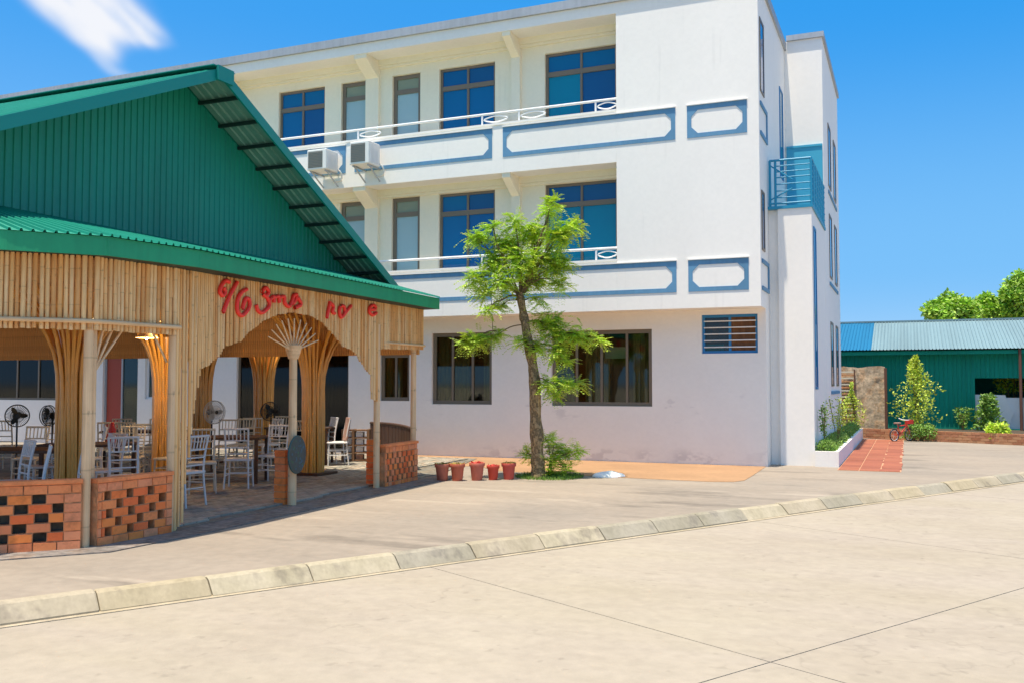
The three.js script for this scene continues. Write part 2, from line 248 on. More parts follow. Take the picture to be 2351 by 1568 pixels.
// ------------------------------------------------------------------ white building
const ZF = -18.82, ZG = -19.47, XS = -2.63, XL = -27, XE = -5.55;
const bld = thing('white_building', 'three-storey white plaster building with recessed balconies, blue framed panels and blue windows', 'building', V(0, 0, 0));
{
  const rect = (x0, yT, x1, yB) => { const a = gZ(x0, yT, ZG), b = gZ(x1, yB, ZG); return [a.x, b.x, b.y, a.y]; };
  // level openings: left, right read at the wall; heights shared along a storey
  const span = (px0, px1) => [gZ(px0, 800, ZG).x, gZ(px1, 800, ZG).x];
  const y3 = gZ(1332, 112, ZG).y, y2 = gZ(1332, 418, ZG).y;          // window heads
  const tall = [[633, 740, 'w'], [778, 842, 'd'], [897, 962, 'd'], [1006, 1136, 'w'], [1252, 1420, 'w']];
  const up = [];
  for (const [f, yt, yb] of [[0, y2, 3.98], [1, y3, 7.05]]) {
    for (const [a, b, k] of tall) { const [x0, x1] = span(a, b); up.push({ r: [x0, x1, yb, yt], k, f }); }
    for (const x0 of [-18.5, -22.2]) up.push({ r: [x0, x0 + 1.75, yb, yt], k: 'w', f });
  }
  const gnd = [
    { r: [...span(991, 1129), gZ(1060, 928, ZG).y, gZ(1060, 764, ZG).y], n: 3, k: 'g' },
    { r: [...span(1266, 1497), gZ(1380, 932, ZG).y, gZ(1380, 758, ZG).y], n: 4, k: 'g' },
    { r: [...span(872, 940), gZ(910, 920, ZG).y, gZ(910, 812, ZG).y], n: 2, k: 'g' },
    { r: [...span(543, 800), .02, 2.42], n: 4, k: 't' },
    { r: [...span(236, 316), .02, 2.42], n: 2, k: 'r' },
    { r: [...span(333, 360), 1.25, 2.36], n: 1, k: 'v' },
    { r: [...span(-60, 134), 1.2, 2.9], n: 4, k: 't' },
  ];
  const bar3 = gZ(1611, 720, ZG), bar4 = gZ(1741, 811, ZG), blueW = [bar3.x, bar4.x, gZ(1676, 811, ZG).y, gZ(1676, 722, ZG).y];
  obj('lower_wall', wallGeo(XL, XS, 0, 3.17, ZG, .2, [...gnd.map((g) => g.r), blueW]).translate(0, 0, 0), M.lower, bld);
  obj('upper_wall', wallGeo(XL, XE + .3, 3.172, 9.62, ZG, .2, up.map((g) => g.r)), M.cream, bld);
  obj('front_wall', bx(XE, XS, 3.17, 9.69, ZF, ZG - .2), M.white, bld);
  obj('side_wall', [bx(XS - .2, XS, .0, 9.69, ZG - .202, -29), bx(XL, XL + .2, 0, 9.69, ZF - .6, -29), bx(XL, XS, 0, 9.69, -28.8, -29.01)], M.white, bld);
  obj('balcony_slab', [bx(XL, XE - .003, 3.17, 3.98, ZF - .12, ZG), bx(XL, XE - .003, 6.285, 6.55, ZF - .12, ZG)], M.white, bld);
  obj('parapet', [bx(XL, XE - .002, 3.168, 4.20, ZF, ZF - .122)], M.white, bld);
  obj('parapet', [bx(XL, XE - .002, 6.283, 7.36, ZF, ZF - .122)], M.white, bld);
  for (const y of [4.20, 7.36]) obj('coping', bx(XL, XE - .004, y, y + .045, ZF + .02, ZF - .15), M.white, bld);
  obj('roof_slab', [bx(XL, XS, 9.45, 9.688, ZF + .002, -29.012)], M.white, bld);
  obj('roof_edge', [bx(XL - .1, XS + .05, 9.69, 9.88, ZF + .06, -29.06)], M.greyMetal, bld);
  // cornice strip, pilasters and tapered cantilever beams in the recessed balconies
  for (const y of [9.45, 6.285]) obj('cornice', [bx(XL, XE, y - .14, y, ZG + .10, ZG), bx(XL, XE, y - .20, y - .142, ZG + .06, ZG)], M.cream, bld);
  for (const [a, b] of [[839, 869], [1177, 1197], [520, 545]]) {
    const [x0, x1] = span(a, b);
    for (const [y0, y1] of [[3.985, 6.28], [6.56, 9.445]]) {
      obj('pilaster', bx(x0, x1, y0, y1, ZG + .09, ZG), M.cream, bld);
      const s = new THREE.Shape([[0, 0], [.63, 0], [.63, -.10], [.09, -.42], [0, -.42]].map((p) => new THREE.Vector2(...p)));
      const g = new THREE.ExtrudeGeometry(s, { depth: x1 - x0 - .02, bevelEnabled: false }); g.rotateY(-Math.PI / 2).translate(x1 - .01, y1 + .004, ZG + .001);
      obj('cantilever_beam', metric(g), M.cream, bld);
    }
  }
  // windows: the frame is the part, its panes and bars the sub-parts
  function win(r, n, zf, frameM, glass, opt = {}) {
    const [x0, x1, y0, y1] = r, w = opt.w ?? .06, d = .07, z = zf - .07;
    const fr = obj(opt.name ?? 'window', [bx(x0, x1, y1 - w, y1, z, z - d), bx(x0, x1, y0, y0 + w, z, z - d), bx(x0, x0 + w, y0 + w, y1 - w, z, z - d), bx(x1 - w, x1, y0 + w, y1 - w, z, z - d)], frameM, bld);
    const bars = [], ty = opt.transom; if (ty) bars.push(bx(x0 + w, x1 - w, ty - .055, ty + .055, z + .004, z - d - .004));
    const levels = ty ? [[y0 + w, ty - .055], [ty + .055, y1 - w]] : [[y0 + w, y1 - w]];
    for (let k = 1; k < n; k++) { const x = lerp(x0, x1, k / n); for (const [a, b] of levels) bars.push(bx(x - .025, x + .025, a, b, z + .002, z - d)); }
    for (const b of bars) obj('mullion', b, frameM, fr);
    levels.forEach(([a, b], li) => { for (let k = 0; k < n; k++) { const xa = k ? lerp(x0, x1, k / n) + .025 : x0 + w, xb = k < n - 1 ? lerp(x0, x1, (k + 1) / n) - .025 : x1 - w; obj('pane', bx(xa, xb, a, b, z - .03, z - .034), typeof glass === 'function' ? glass(k, li) : glass, fr); } });
    return fr;
  }
  for (const u of up) {
    const [x0, x1, y0, y1] = u.r;
    if (u.k === 'w') win(u.r, 2, ZG, M.frame, (k, l) => x0 > -8 && l === 0 && rnd() < .8 ? M.blueGlass2 : [M.blueGlass, M.blueGlass3, M.blueGlass4][Math.floor(rnd() * 3)], { transom: y1 - .47 });
    else { const f = win([x0, x1, y0, y1], 1, ZG, M.frame, (k, l) => l ? M.transomGlass : M.doorGlass, { transom: y1 - .40, w: .09, name: 'balcony_door' }); }
  }
  // ground floor glazing with curtains in a dark room behind
  obj('room_shell', [bx(XL + .2, XS - .21, -.0, .015, ZG - .21, -28.7), bx(XL + .2, XS - .21, 3.1, 3.16, ZG - .21, -28.7), bx(XL + .2, XS - .21, .016, 3.09, -23.2, -23.3)], M.room, bld);
  function curtain(x0, x1, y0, y1, z, m) { const P = (u, t) => V(x0 + u, t, z), N = () => V(0, 0, 1), g = ribbed(P, N, x1 - x0, .11, .05, () => y0, () => y1); return obj('curtain', g, m, bld); }
  for (const g of gnd) {
    const [x0, x1, y0, y1] = g.r;
    if (g.k === 'g') { win(g.r, g.n, ZG, M.frame, M.tint, { w: .085 }); const w = x1 - x0; curtain(x0 + w * .02, x0 + w * .22, y0, y1, ZG - .3, M.curtain); curtain(x0 + w * .3, x0 + w * .55, y0, y1, ZG - .32, M.curtain); curtain(x0 + w * .78, x1, y0, y1, ZG - .3, M.curtain); }
    if (g.k === 't') { win(g.r, g.n, ZG, M.frame, M.tintDark); const w = x1 - x0; curtain(x0, x0 + w * .28, y0, y1, ZG - .3, M.curtainTeal); curtain(x0 + w * .72, x1, y0, y1, ZG - .3, M.curtainTeal); }
    if (g.k === 'r') win(g.r, 2, ZG, M.greyMetal, (k) => k ? M.tintTeal : M.redDoor, { name: 'entrance_door' });
    if (g.k === 'v') win(g.r, 1, ZG, M.trim, M.tintTeal);
  }
  { const [x0, x1, y0, y1] = gnd[1].r; obj('blind', bx(lerp(x0, x1, .51), lerp(x0, x1, .74), lerp(y0, y1, .63), lerp(y0, y1, .78), ZG - .26, ZG - .28), M.paleBlind, bld); }
  { const fr = win(blueW, 2, ZG, M.frameBlue, (k) => k ? M.shutter : M.tint, { w: .055 }); obj('inner_shutter', bx(blueW[0] + .06, (blueW[0] + blueW[1]) / 2, blueW[2] + .06, blueW[3] - .06, ZG - .18, ZG - .2), M.shutter, fr); const [x0, x1, y0, y1] = blueW; for (let k = 1; k < 6; k++) { const y = lerp(y0, y1, k / 6); obj('window_bar', bar(V(x0 + .04, y, ZG - .055), V(x1 - .04, y, ZG - .055), .014, 6), M.trim, fr); } obj('lower_panel', bx(x0 + .06, lerp(x0, x1, .38), y0 + .055, lerp(y0, y1, .24), ZG - .115, ZG - .135), M.balcony, fr); }
  // blue framed panels sunk into the parapet fronts
  function panel(x0, x1, y0, y1) {
    const w = .088, c = .13, s = new THREE.Shape([[x0, y0], [x1, y0], [x1, y1], [x0, y1]].map((p) => new THREE.Vector2(...p)));
    const X0 = x0 + w, X1 = x1 - w, Y0 = y0 + w, Y1 = y1 - w * 1.15;
    s.holes.push(new THREE.Path([[X0 + c, Y0], [X0, Y0 + c], [X0, Y1 - c], [X0 + c, Y1], [X1 - c, Y1], [X1, Y1 - c], [X1, Y0 + c], [X1 - c, Y0]].map((p) => new THREE.Vector2(...p))));
    const b = obj('framed_panel', metric(new THREE.ExtrudeGeometry(s, { depth: .008, bevelEnabled: false }).translate(0, 0, ZF + .002)), M.blueTrim, bld);
    obj('moulding', bx(x0 - .01, x1 + .01, y1, y1 + .022, ZF + .034, ZF + .001), M.white, b);
  }
  for (const [y0, y1] of [[3.50, 4.14], [6.63, 7.295]]) { panel(-4.057, -2.86, y0, y1); panel(-8.14, -4.30, y0, y1); panel(-11.95, -8.40, y0, y1); panel(-15.8, -12.2, y0, y1); panel(-19.6, -16.05, y0, y1); }
  // white tube railings with lens ornaments
  for (const [y0, px] of [[7.405, 226], [4.245, 568]]) {
    const yr = y0 + .24, z = ZF - .06, rl = obj('railing', bar(V(XL, yr, z), V(XE, yr, z), .028, 8), M.railWhite, bld);
    const posts = [822, 1107, 1192, 1368].map((p) => gZ(p, 300, z).x).concat([-17, -19.5, -22]);
    for (const x of posts) {
      obj('railing_post', bar(V(x, y0, z), V(x, yr, z), .022, 8), M.railWhite, rl);
      const a = x + .04, b = x + .62, n = 14, pts = []; for (let k = 0; k < n; k++) { const t = k / n * 2 * Math.PI, q = Math.cos(t); pts.push(V(lerp(a, b, .5 + .5 * q), y0 + .115 + .075 * Math.sin(t) * (1 - .45 * Math.abs(q)), z)); }
      if (b < XE) obj('railing_ornament', tube(pts, .016, 40, 6, true), M.railWhite, rl);
    }
    { const x = gZ(1368, 300, z).x, a = x + .04, b = XE - .01; const pts = []; for (let k = 0; k < 14; k++) { const t = k / 14 * 2 * Math.PI, q = Math.cos(t); pts.push(V(lerp(a, b, .5 + .5 * q), y0 + .115 + .075 * Math.sin(t) * (1 - .4 * Math.abs(q)), z)); } obj('railing_ornament', tube(pts, .016, 40, 6, true), M.railWhite, rl); }
  }
  // side: stair block, balcony tower, slit windows
  const XT = -1.76, ZT = -19.95, ZB = -23.2, ZE = -28.4;
  const yT = gZ(1830, 478, ZT).y, yR = gX(1897, 147, XT + .02).y;
  obj('stair_block', [bx(XS + .002, XT, 3.0, 9.9, ZB, ZE), bx(XS + .002, XT, 0, 3.0, ZB, ZE)], M.white, bld);
  obj('stair_roof_edge', bx(XS + .06, XT + .05, 9.902, 10.03, ZB + .06, ZE - .06), M.greyMetal, bld);
  obj('tower', [bx(-2.43, XT - .002, 0, yT, ZT, ZB - .1), bx(XS + .002, -2.432, 0, yT - .002, ZT - .1, ZB - .1)], M.white, bld);
  obj('balcony_floor', bx(XS + .003, XT + .03, yT, yT + .06, ZT + .03, ZB + .001), M.balcony, bld);
  const yd = gZ(1860, 338, ZB).y;
  obj('balcony_door', [bx(XS + .03, XT - .02, yT + .062, yd, ZB + .03, ZB + .001), bx(XS + .03, XT - .02, yd, yd + .05, ZB + .05, ZB + .001)], M.balconyPale, bld);
  const br = obj('balcony_railing', [bar(V(XS + .04, yT + 1.02, ZT + .0), V(XT, yT + 1.02, ZT), .025), bar(V(XT, yT + 1.02, ZT), V(XT, yT + 1.02, ZB), .025), bar(V(XS + .04, yT + .12, ZT), V(XT, yT + .12, ZT), .02), bar(V(XT, yT + .12, ZT), V(XT, yT + .12, ZB), .02)], M.balcony, bld);
  for (const y of [.24, .38, .52, .66, .78, .9]) obj('railing_bar', [bar(V(XS + .16, yT + y, ZT), V(XT, yT + y, ZT), .014, 6), bar(V(XT, yT + y, ZT), V(XT, yT + y, ZB), .02, 6)], M.balcony, br);
  for (const x of [XS + .05, XS + .16, XT]) obj('railing_post', bar(V(x, yT + .06, ZT), V(x, yT + 1.02, ZT), .026, 8), M.balcony, br);
  obj('railing_brace', [bar(V(XS + .06, yT + .92, ZT), V(XS + .5, yT + .6, ZT), .016, 6), bar(V(XS + .06, yT + .2, ZT), V(XS + .5, yT + .42, ZT), .016, 6)], M.balcony, br);
  for (let k = 1; k < 12; k++) { const z = lerp(ZT, ZB, k / 12); obj('railing_post', bar(V(XT, yT + .06, z), V(XT, yT + 1.02, z), .03, 6), k % 2 ? M.balcony : M.balconyPale, br); }
  const slit = (x, z0, z1, y0, y1, fm, gm) => { const f = obj('side_window', [bx(x + .001, x + .02, y0, y1, z0, z0 - .05), bx(x + .001, x + .02, y0, y1, z1 + .05, z1), bx(x + .001, x + .02, y1 - .05, y1, z0 - .05, z1 + .05), bx(x + .001, x + .02, y0, y0 + .05, z0 - .05, z1 + .05)], fm, bld); obj('pane', bx(x + .001, x + .008, y0 + .05, y1 - .05, z0 - .05, z1 + .05), gm, f); };
  slit(XS, -19.0, -19.55, 7.5, 9.0, M.frame, M.blueGlass); slit(XS, -19.0, -19.4, 4.3, 5.5, M.frame, M.blueGlass); slit(XS, -22.1, -22.7, 6.4, 8.5, M.frameBlue, M.blueGlass2);
  for (const [a, b] of [[6.6, 7.28], [3.5, 4.12]]) obj('side_moulding', [bx(XS + .001, XS + .03, b - .08, b, -18.95, -19.9), bx(XS + .001, XS + .03, a, a + .08, -18.95, -19.9), bx(XS + .001, XS + .03, a + .08, b - .08, -19.82, -19.9)], M.blueTrim, bld);
  slit(XT, -20.25, -20.75, gX(1882, 893, XT).y, yT - .35, M.frameBlue, M.blueGlass);
  for (const y of [1.6, 4.3, 6.6]) { slit(XT, -24.6, -25.4, y, y + 1.6, M.frame, M.blueGlass); slit(XT, -26.4, -27.2, y, y + 1.6, M.frame, M.blueGlass); obj('side_moulding', bx(XT + .001, XT + .03, y - .2, y - .12, -24.5, -27.3), M.blueTrim, bld); }
}
// air conditioners on the upper parapet
function acUnit(px0, px1, yT, yB, label) {
  const z1 = ZF + .62, a = gZ(px0, yB, z1), b = gZ(px1, yT, z1), w = b.x - a.x, h = b.y - a.y;
  const o = thing('air_conditioner', label, 'air conditioner', V((a.x + b.x) / 2, a.y, ZF + .36), 0, 'outdoor units on the upper parapet');
  obj('casing', new RoundedBoxGeometry(w, h, .5, 2, .025).translate(0, h / 2, 0), M.acWhite, o);
  const gr = []; for (let k = 0; k < 10; k++) gr.push(bx(-w * .42, w * .3, h * (.14 + .075 * k), h * (.14 + .075 * k) + .012, .262, .252)); gr.push(bx(-w * .43, w * .31, h * .1, h * .9, .2535, .2505));
  obj('fan_grille', gr, M.acGrille, o);
  const co = []; for (let k = 0; k < 7; k++) co.push(bx(w / 2, w / 2 + .012, h * .1, h * .9, .2 - k * .055, .2 - k * .055 - .02)); obj('coil_fins', co, M.trim, o);
  for (const s of [-1, 1]) obj('bracket', [beam(V(s * w * .38, -.02, -.36), V(s * w * .38, -.02, .2), .03, .035), beam(V(s * w * .38, -.3, -.345), V(s * w * .38, -.03, .12), .025, .025)], M.greyMetal, o);
  obj('pipe', tube([V(w / 2 - .03, .1, -.2), V(w / 2 + .06, .02, -.25), V(w / 2 + .05, -.14, -.32), V(w / 2 - .2, -.18, -.34)], .02, 16), M.acWhite, o);
}
acUnit(703, 748, 340, 392, 'outdoor air conditioner on the parapet, the one beside the green gable roof');
acUnit(801, 846, 321, 379, 'outdoor air conditioner on the white strip between two blue framed panels');

// ------------------------------------------------------------------ bamboo pavilion
const pav = thing('pavilion', 'open bamboo pavilion with green corrugated gable roof and arched slat front', 'pavilion', V(0, 0, 0));
const XGW = -9.02, XRK = -8.30, ZR = -9.81, roofTop = (z) => 5.81 - (z > ZR ? .463 : .523) * Math.abs(z - ZR);
const wallLine = [[-7.87, -14.66], [-7.6, -8.3], [-7.66, -7.16], [-8.17, -6.58], [-8.75, -6.0], [-9.05, -5.0]].map(([x, z]) => V(x, 0, z));
function offset(line, o) { return line.map((p, i) => { const a = line[Math.max(0, i - 1)], b = line[Math.min(line.length - 1, i + 1)], d = b.clone().sub(a).normalize(); return p.clone().add(V(d.z, 0, -d.x).multiplyScalar(o)); }); }
function along(line) {                                               // point and tangent at arc length s
  const ls = line.slice(1).map((p, i) => p.distanceTo(line[i])), total = ls.reduce((a, b) => a + b, 0);
  return { total, ls, at(s) { let i = 0; while (i < ls.length - 1 && s > ls[i]) { s -= ls[i]; i++; } return { p: line[i].clone().lerp(line[i + 1], clamp(s / ls[i])), d: line[i + 1].clone().sub(line[i]).normalize(), i }; } };
}
{
  // main roof: two ribbed slopes, ridge cap, rake boards, purlins
  for (const s of [-1, 1]) {
    const sl = s > 0 ? .463 : .523, n = V(0, 1, s * sl).normalize();
    const P = (u, t) => V(XRK - .01 - u, roofTop(ZR + s * t), ZR + s * t);
    obj('roof_sheet', ribbed(P, () => n, 12.6, .125, .022, () => .03, () => 4.85, 1), M.teal, pav);
    const sh = new THREE.Shape([[0, 0], [4.9, -sl * 4.9], [4.9, -sl * 4.9 - .15], [0, -.15]].map(([z, y]) => new THREE.Vector2(s * z, y)));
    const g = new THREE.ExtrudeGeometry(sh, { depth: .03, bevelEnabled: false }); g.rotateY(-Math.PI / 2); g.translate(XRK + .03, 5.82, ZR + s * .004);
    obj('rake_board', metric(g), M.tealFascia, pav);
    obj('lightened_soffit', ribbed((u, t) => V(XRK - .04 - u, roofTop(ZR + s * t) - .012, ZR + s * t), () => n.clone().negate(), XRK - XGW - .05, .125, .022, () => .06, () => 4.8, 1), M.soffitLightened, pav);  // added paler underside layer, its colour standing in for light reflected off the soffit
    for (let k = 0; k < 11; k++) { const z = ZR + s * (.40 + k * .42), y = roofTop(z) - .06; obj('purlin', beam(V(XRK - .012, y, z), V(XGW - .5, y, z), .045, .045), M.purlin, pav); }
  }
  obj('ridge_cap', [beam(V(XRK + .05, 5.80, ZR + .09), V(-20.9, 5.80, ZR + .09), .24, .012).translate(0, 0, 0), beam(V(XRK + .05, 5.80, ZR - .09), V(-20.9, 5.80, ZR - .09), .24, .012), bx(XRK + .034, XRK + .07, 5.62, 5.815, ZR - .17, ZR + .14)], M.tealFascia, pav);
  obj('gable_wall', ribbed((u, t) => V(XGW, t, -14.5 + u), () => V(1, 0, 0), 9.4, .105, .014, () => 3.4, (u) => roofTop(-14.5 + u) - .03, 1), M.teal, pav);
  obj('back_gable', ribbed((u, t) => V(-20.6, t, -14.4 + u), () => V(-1, 0, 0), 9.2, .105, .02, () => 2.9, (u) => roofTop(-14.4 + u) - .03, 1), M.teal, pav);
  // skirt roof round the front with its fascia
  const eY = (z) => 3.155 - .02 * smooth(-8.4, -7.0, z); const eave = offset(wallLine, .3); eave[0].z = -14.62; eave[0].x = -7.55; const ev = along(eave);
  const inner = (p) => V(XGW + .01, 3.55, clamp(p.z, -14.7, -4.9));
  const skirt = obj('skirt_roof', ribbed((u, t) => { const q = ev.at(u).p; return inner(q).lerp(q.clone().setY(eY(q.z)), t); }, () => V(0, 1, 0), ev.total, .1, .024, () => 0, () => 1.03, 1), M.teal, pav);
  const fas = []; for (let i = 0; i + 1 < eave.length; i++) { const a = eave[i].clone().setY(eY(eave[i].z) - .11), b = eave[i + 1].clone().setY(eY(eave[i + 1].z) - .11), d = b.clone().sub(a).normalize(); fas.push(beam(a.addScaledVector(d, -.012), b.addScaledVector(d, .012), .024, .19)); }
  fas.push(beam(V(-7.55, 3.045, -14.61), V(-8.8, 3.045, -14.61), .024, .19));
  obj('fascia_board', fas, M.greenFascia, pav);
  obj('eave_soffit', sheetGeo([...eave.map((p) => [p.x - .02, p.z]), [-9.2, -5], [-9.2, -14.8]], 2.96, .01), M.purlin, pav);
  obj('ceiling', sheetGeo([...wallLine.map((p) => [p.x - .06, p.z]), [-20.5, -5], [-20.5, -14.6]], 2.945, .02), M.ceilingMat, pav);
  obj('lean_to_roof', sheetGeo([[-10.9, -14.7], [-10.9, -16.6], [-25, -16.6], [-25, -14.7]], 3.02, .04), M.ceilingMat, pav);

  // slat front with the arch
  const pts = [[400, 1222], [413, 1200], [425, 1100], [442, 948], [459, 846], [478, 838], [497, 821], [517, 795], [552, 783], [572, 761], [604, 736], [637, 722], [674, 718], [714, 726], [742, 743], [767, 771], [787, 796], [804, 802], [814, 811], [842, 851], [849, 860], [852, 914], [862, 921], [872, 921], [874, 801], [975, 803]]
    .map(([x, y]) => { let X = -7.7; for (let k = 0; k < 4; k++) X = -7.6 + (gX(x, y, X).z + 8.3) * .042; const q = gX(x, y, X); return [q.z, q.y]; });
  const bottom = (z) => { if (z >= pts[0][0]) return pts[0][1]; for (let i = 0; i + 1 < pts.length; i++) { const [a, h] = pts[i], [b, k] = pts[i + 1]; if (z <= a && z >= b) return lerp(h, k, (a - z) / (a - b || 1)); } return pts.at(-1)[1]; };
  const slatGeos = [0, .17, .31, .52, .68, .83].map((o) => { const g = new THREE.CylinderGeometry(1, 1, 1, 7, 1, true), u = g.attributes.uv; for (let i = 0; i < u.count; i++) u.setXY(i, u.getX(i) + o * 3, u.getY(i) * .55 + o); return g; }), val = part('slat_valance', pav), ln = along(wallLine);
  const L0 = ln.ls[0];
  let s = .02, k = 0;
  while (s < ln.total) {
    const front = s < L0, w = front ? rr(.030, .039) : rr(.042, .056), q = ln.at(s + w / 2), z = q.p.z;
    let lo = front ? bottom(z) : 2.2; lo = Math.max(lo + rr(-.007, .007), .02);
    const hi = 3.0, m = new THREE.Mesh(slatGeos[Math.floor(rnd() * 6)], M.slat[Math.floor(rnd() * 6)]); m.name = 'bamboo_slat'; m.castShadow = m.receiveShadow = true;
    const out = V(q.d.z, 0, -q.d.x).multiplyScalar(rr(-.011, .011));
    m.position.set(q.p.x + out.x, (lo + hi) / 2, q.p.z + out.z); m.scale.set(w * .47, hi - lo, w * .47); m.rotation.set(rr(-.006, .006), rr(0, 6), rr(-.006, .006));
    val.add(m); s += w * (rnd() < .08 ? 1.3 : front ? 1.04 : 1.08); k++;
  }
  obj('valance_batten', [beam(V(-7.66, 2.93, -8.35), V(-7.91, 2.93, -14.45), .03, .04), beam(V(-7.66, 2.72, -8.35), V(-7.91, 2.72, -14.45), .03, .04)], M.wood, pav);
  // horizontal rails near the lower edge of the plain stretches
  const railPts = [L0, L0 + .55, L0 + 1.0, L0 + 1.3, L0 + 1.6, L0 + 1.9, L0 + 2.5].map((t) => { const q = ln.at(t); return q.p.clone().add(V(q.d.z, 0, -q.d.x).multiplyScalar(.05)).setY(2.285); });
  obj('valance_rail', tube(railPts, .024, 40, 7), M.pole, pav);
  obj('valance_rail', bar(V(-7.80, 2.32, -13.18), V(-7.82, 2.32, -14.62), .02, 7), M.pole, pav);
  // slats on the side towards the white building, too fine to tell apart from inside
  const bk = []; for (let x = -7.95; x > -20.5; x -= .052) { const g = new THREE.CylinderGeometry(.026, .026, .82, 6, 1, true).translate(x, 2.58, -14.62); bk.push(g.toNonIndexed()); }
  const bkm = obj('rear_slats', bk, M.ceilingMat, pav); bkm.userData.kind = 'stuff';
  // posts
  const post = (x, z, h, r, n = 2, y0 = .0, m = M.pole) => { const g = []; for (let i = 0; i < n; i++) g.push(bar(V(x + (i ? .035 : -.03), y0, z + (i ? .06 : -.05)), V(x + (i ? .03 : -.03), h, z + (i ? .05 : -.05)), r, 9)); return obj('post', g, m, pav); };
  post(-7.74, -7.22, 2.28, .048, 2); post(-7.67, -8.34, 2.6, .05, 2); post(-7.86, -13.08, 2.6, .052, 2); post(-7.93, -14.42, 2.6, .05, 1); post(-9.1, -5.1, 2.6, .05, 2);
  // post in the middle of the arch with its capital and fan of sticks
  const pc = gX(672, 900, -7.76), top = gX(672, 800, -7.76).y;
  const mid = obj('post', [bar(V(-7.76, 0, pc.z), V(-7.76, top - .1, pc.z), 0.06, 12, .052)], M.pole, pav);
  obj('capital', [bar(V(-7.76, top - .14, pc.z), V(-7.76, top + .04, pc.z), .07, 12, .12)], M.pole, mid);
  for (let i = 0; i < 11; i++) { const t = lerp(1.2, -1.2, i / 10), R = .5; obj('fan_stick', bar(V(-7.76, top - .02, pc.z + Math.sin(t) * .07), V(-7.75, top - .02 + Math.cos(t) * R * .86, pc.z + Math.sin(t) * R * 1.22), .013, 6, .010), M.pole, mid); }
  // thin corner braces by the first posts
  obj('brace', [.0, .12, .25].map((t) => bar(V(-7.76, 1.75, -7.27), V(-7.74, 2.3, -7.4 - t * 1.2), .014, 6)), M.pole, pav);
  obj('brace', [bar(V(-7.72, 1.9, -8.28), V(-7.72, 2.3, -8.0), .014, 6)], M.pole, pav);
}
// flared bundle columns inside
{
  const H = 2.9, flare = (R0, R1, ph) => { const p = []; for (let i = 0; i <= 9; i++) { const t = i / 9, f = Math.pow(clamp((t - .54) / .46), 2.2); p.push(V(lerp(R0, R1, f) + Math.sin(t * 9 + ph) * .006, t * H - f * .06 * (R1 - R0), Math.sin(t * 7 + ph) * .01)); } return new THREE.TubeGeometry(new THREE.CatmullRomCurve3(p), 12, .027, 6).toNonIndexed(); };
  const geos = [.0, 1.3, 2.4, 3.9, 5.1].map((ph, i) => flare(.175 + .008 * (i % 3), .56 + .07 * i, ph));
  const core = new THREE.CylinderGeometry(.15, .15, 2.4, 12).translate(0, 1.2, 0);
  const spots = [at(165, 950, 12.3), at(378, 950, 15.8), gY(459, 1068), at(604, 950, 20.6), gY(717, 1093)].map((p) => p.setY(.03));
  for (const p of spots) {
    const c = part('bamboo_column', pav); c.position.copy(p);
    obj('core', core, M.gold, c); obj('plinth', [bx(-.32, .32, -.03, .05, -.32, .32)], M.darkWood, c);
    const n = 26; for (let i = 0; i < n; i++) { const m = new THREE.Mesh(geos[Math.floor(rnd() * 5)], M.gold); m.name = 'bamboo_pole'; m.rotation.y = i / n * 2 * Math.PI + rr(-.05, .05); m.scale.y = rr(.985, 1); m.castShadow = m.receiveShadow = true; c.add(m); }
  }
}
// floor of the pavilion: concrete bed, pavers
{
  const fl = new THREE.Group(); fl.name = 'pavilion_floor'; fl.userData.kind = 'structure'; scene.add(fl);
  const inset = wallLine.map((p) => [p.x - .02, p.z]);
  obj('bed', sheetGeo([...inset, [-22, -5], [-22, -18.9], [-8.8, -18.9], [-7.92, -15.4]], .016, .03), M.floorMortar, fl);
  obj('edging', sheetGeo([[-7.4, -14.9], [-7.2, -8.3], [-7.25, -7.05], [-7.9, -6.3], [-8.3, -6.4], [-7.7, -7.1], [-7.62, -8.3], [-7.88, -14.5], [-7.9, -15.3], [-7.6, -15.3]], .012, .03), fineBump(mat(.33, .30, .28, .95, { map: T.rough }), 0, 1, .003), fl);
  const near = [], far = [[], [], [], []], base = new THREE.BoxGeometry(.213, .03, .103); metric(base);
  const inside = (x, z) => { if (z < -15.2 || x < -14.5) return z > -18.6 && x > -14.5 && x < -8.9; const xr = z < -8.3 ? -7.66 - (-8.3 - z) * .042 : z < -7.16 ? -7.6 : -7.66 - (z + 7.16) * .88; return x < xr - .12 && z < -6.3; };
  let row = 0;
  for (let x = -7.7; x > -14.5; x -= .111, row++) for (let z = -6.2 - (row % 2) * .11; z > -18.6; z -= .221) {
    if (!inside(x, z)) continue; const m = Math.floor(rnd() * 4), y = .022 + rr(-.003, .003), ry = rr(-.02, .02) + Math.PI / 2;
    if (x > -8.9 && z < -8.5 && z > -13.0 && near.length < 260) near.push([x, y, z, ry, m]);
    else { const g = base.clone(); g.rotateY(ry).translate(x, y, z); far[m].push(metric(g)); }
  }
  const pg = metric(new THREE.BoxGeometry(.213, .03, .103)); for (const [x, y, z, r, m] of near) { const o = new THREE.Mesh(pg, M.paver[m]); o.name = 'paver'; o.position.set(x, y, z); o.rotation.y = r; o.receiveShadow = o.castShadow = true; fl.add(o); }
  far.forEach((g, m) => { if (g.length) obj('paving', g, M.paver[m], fl).userData.kind = 'stuff'; });
}
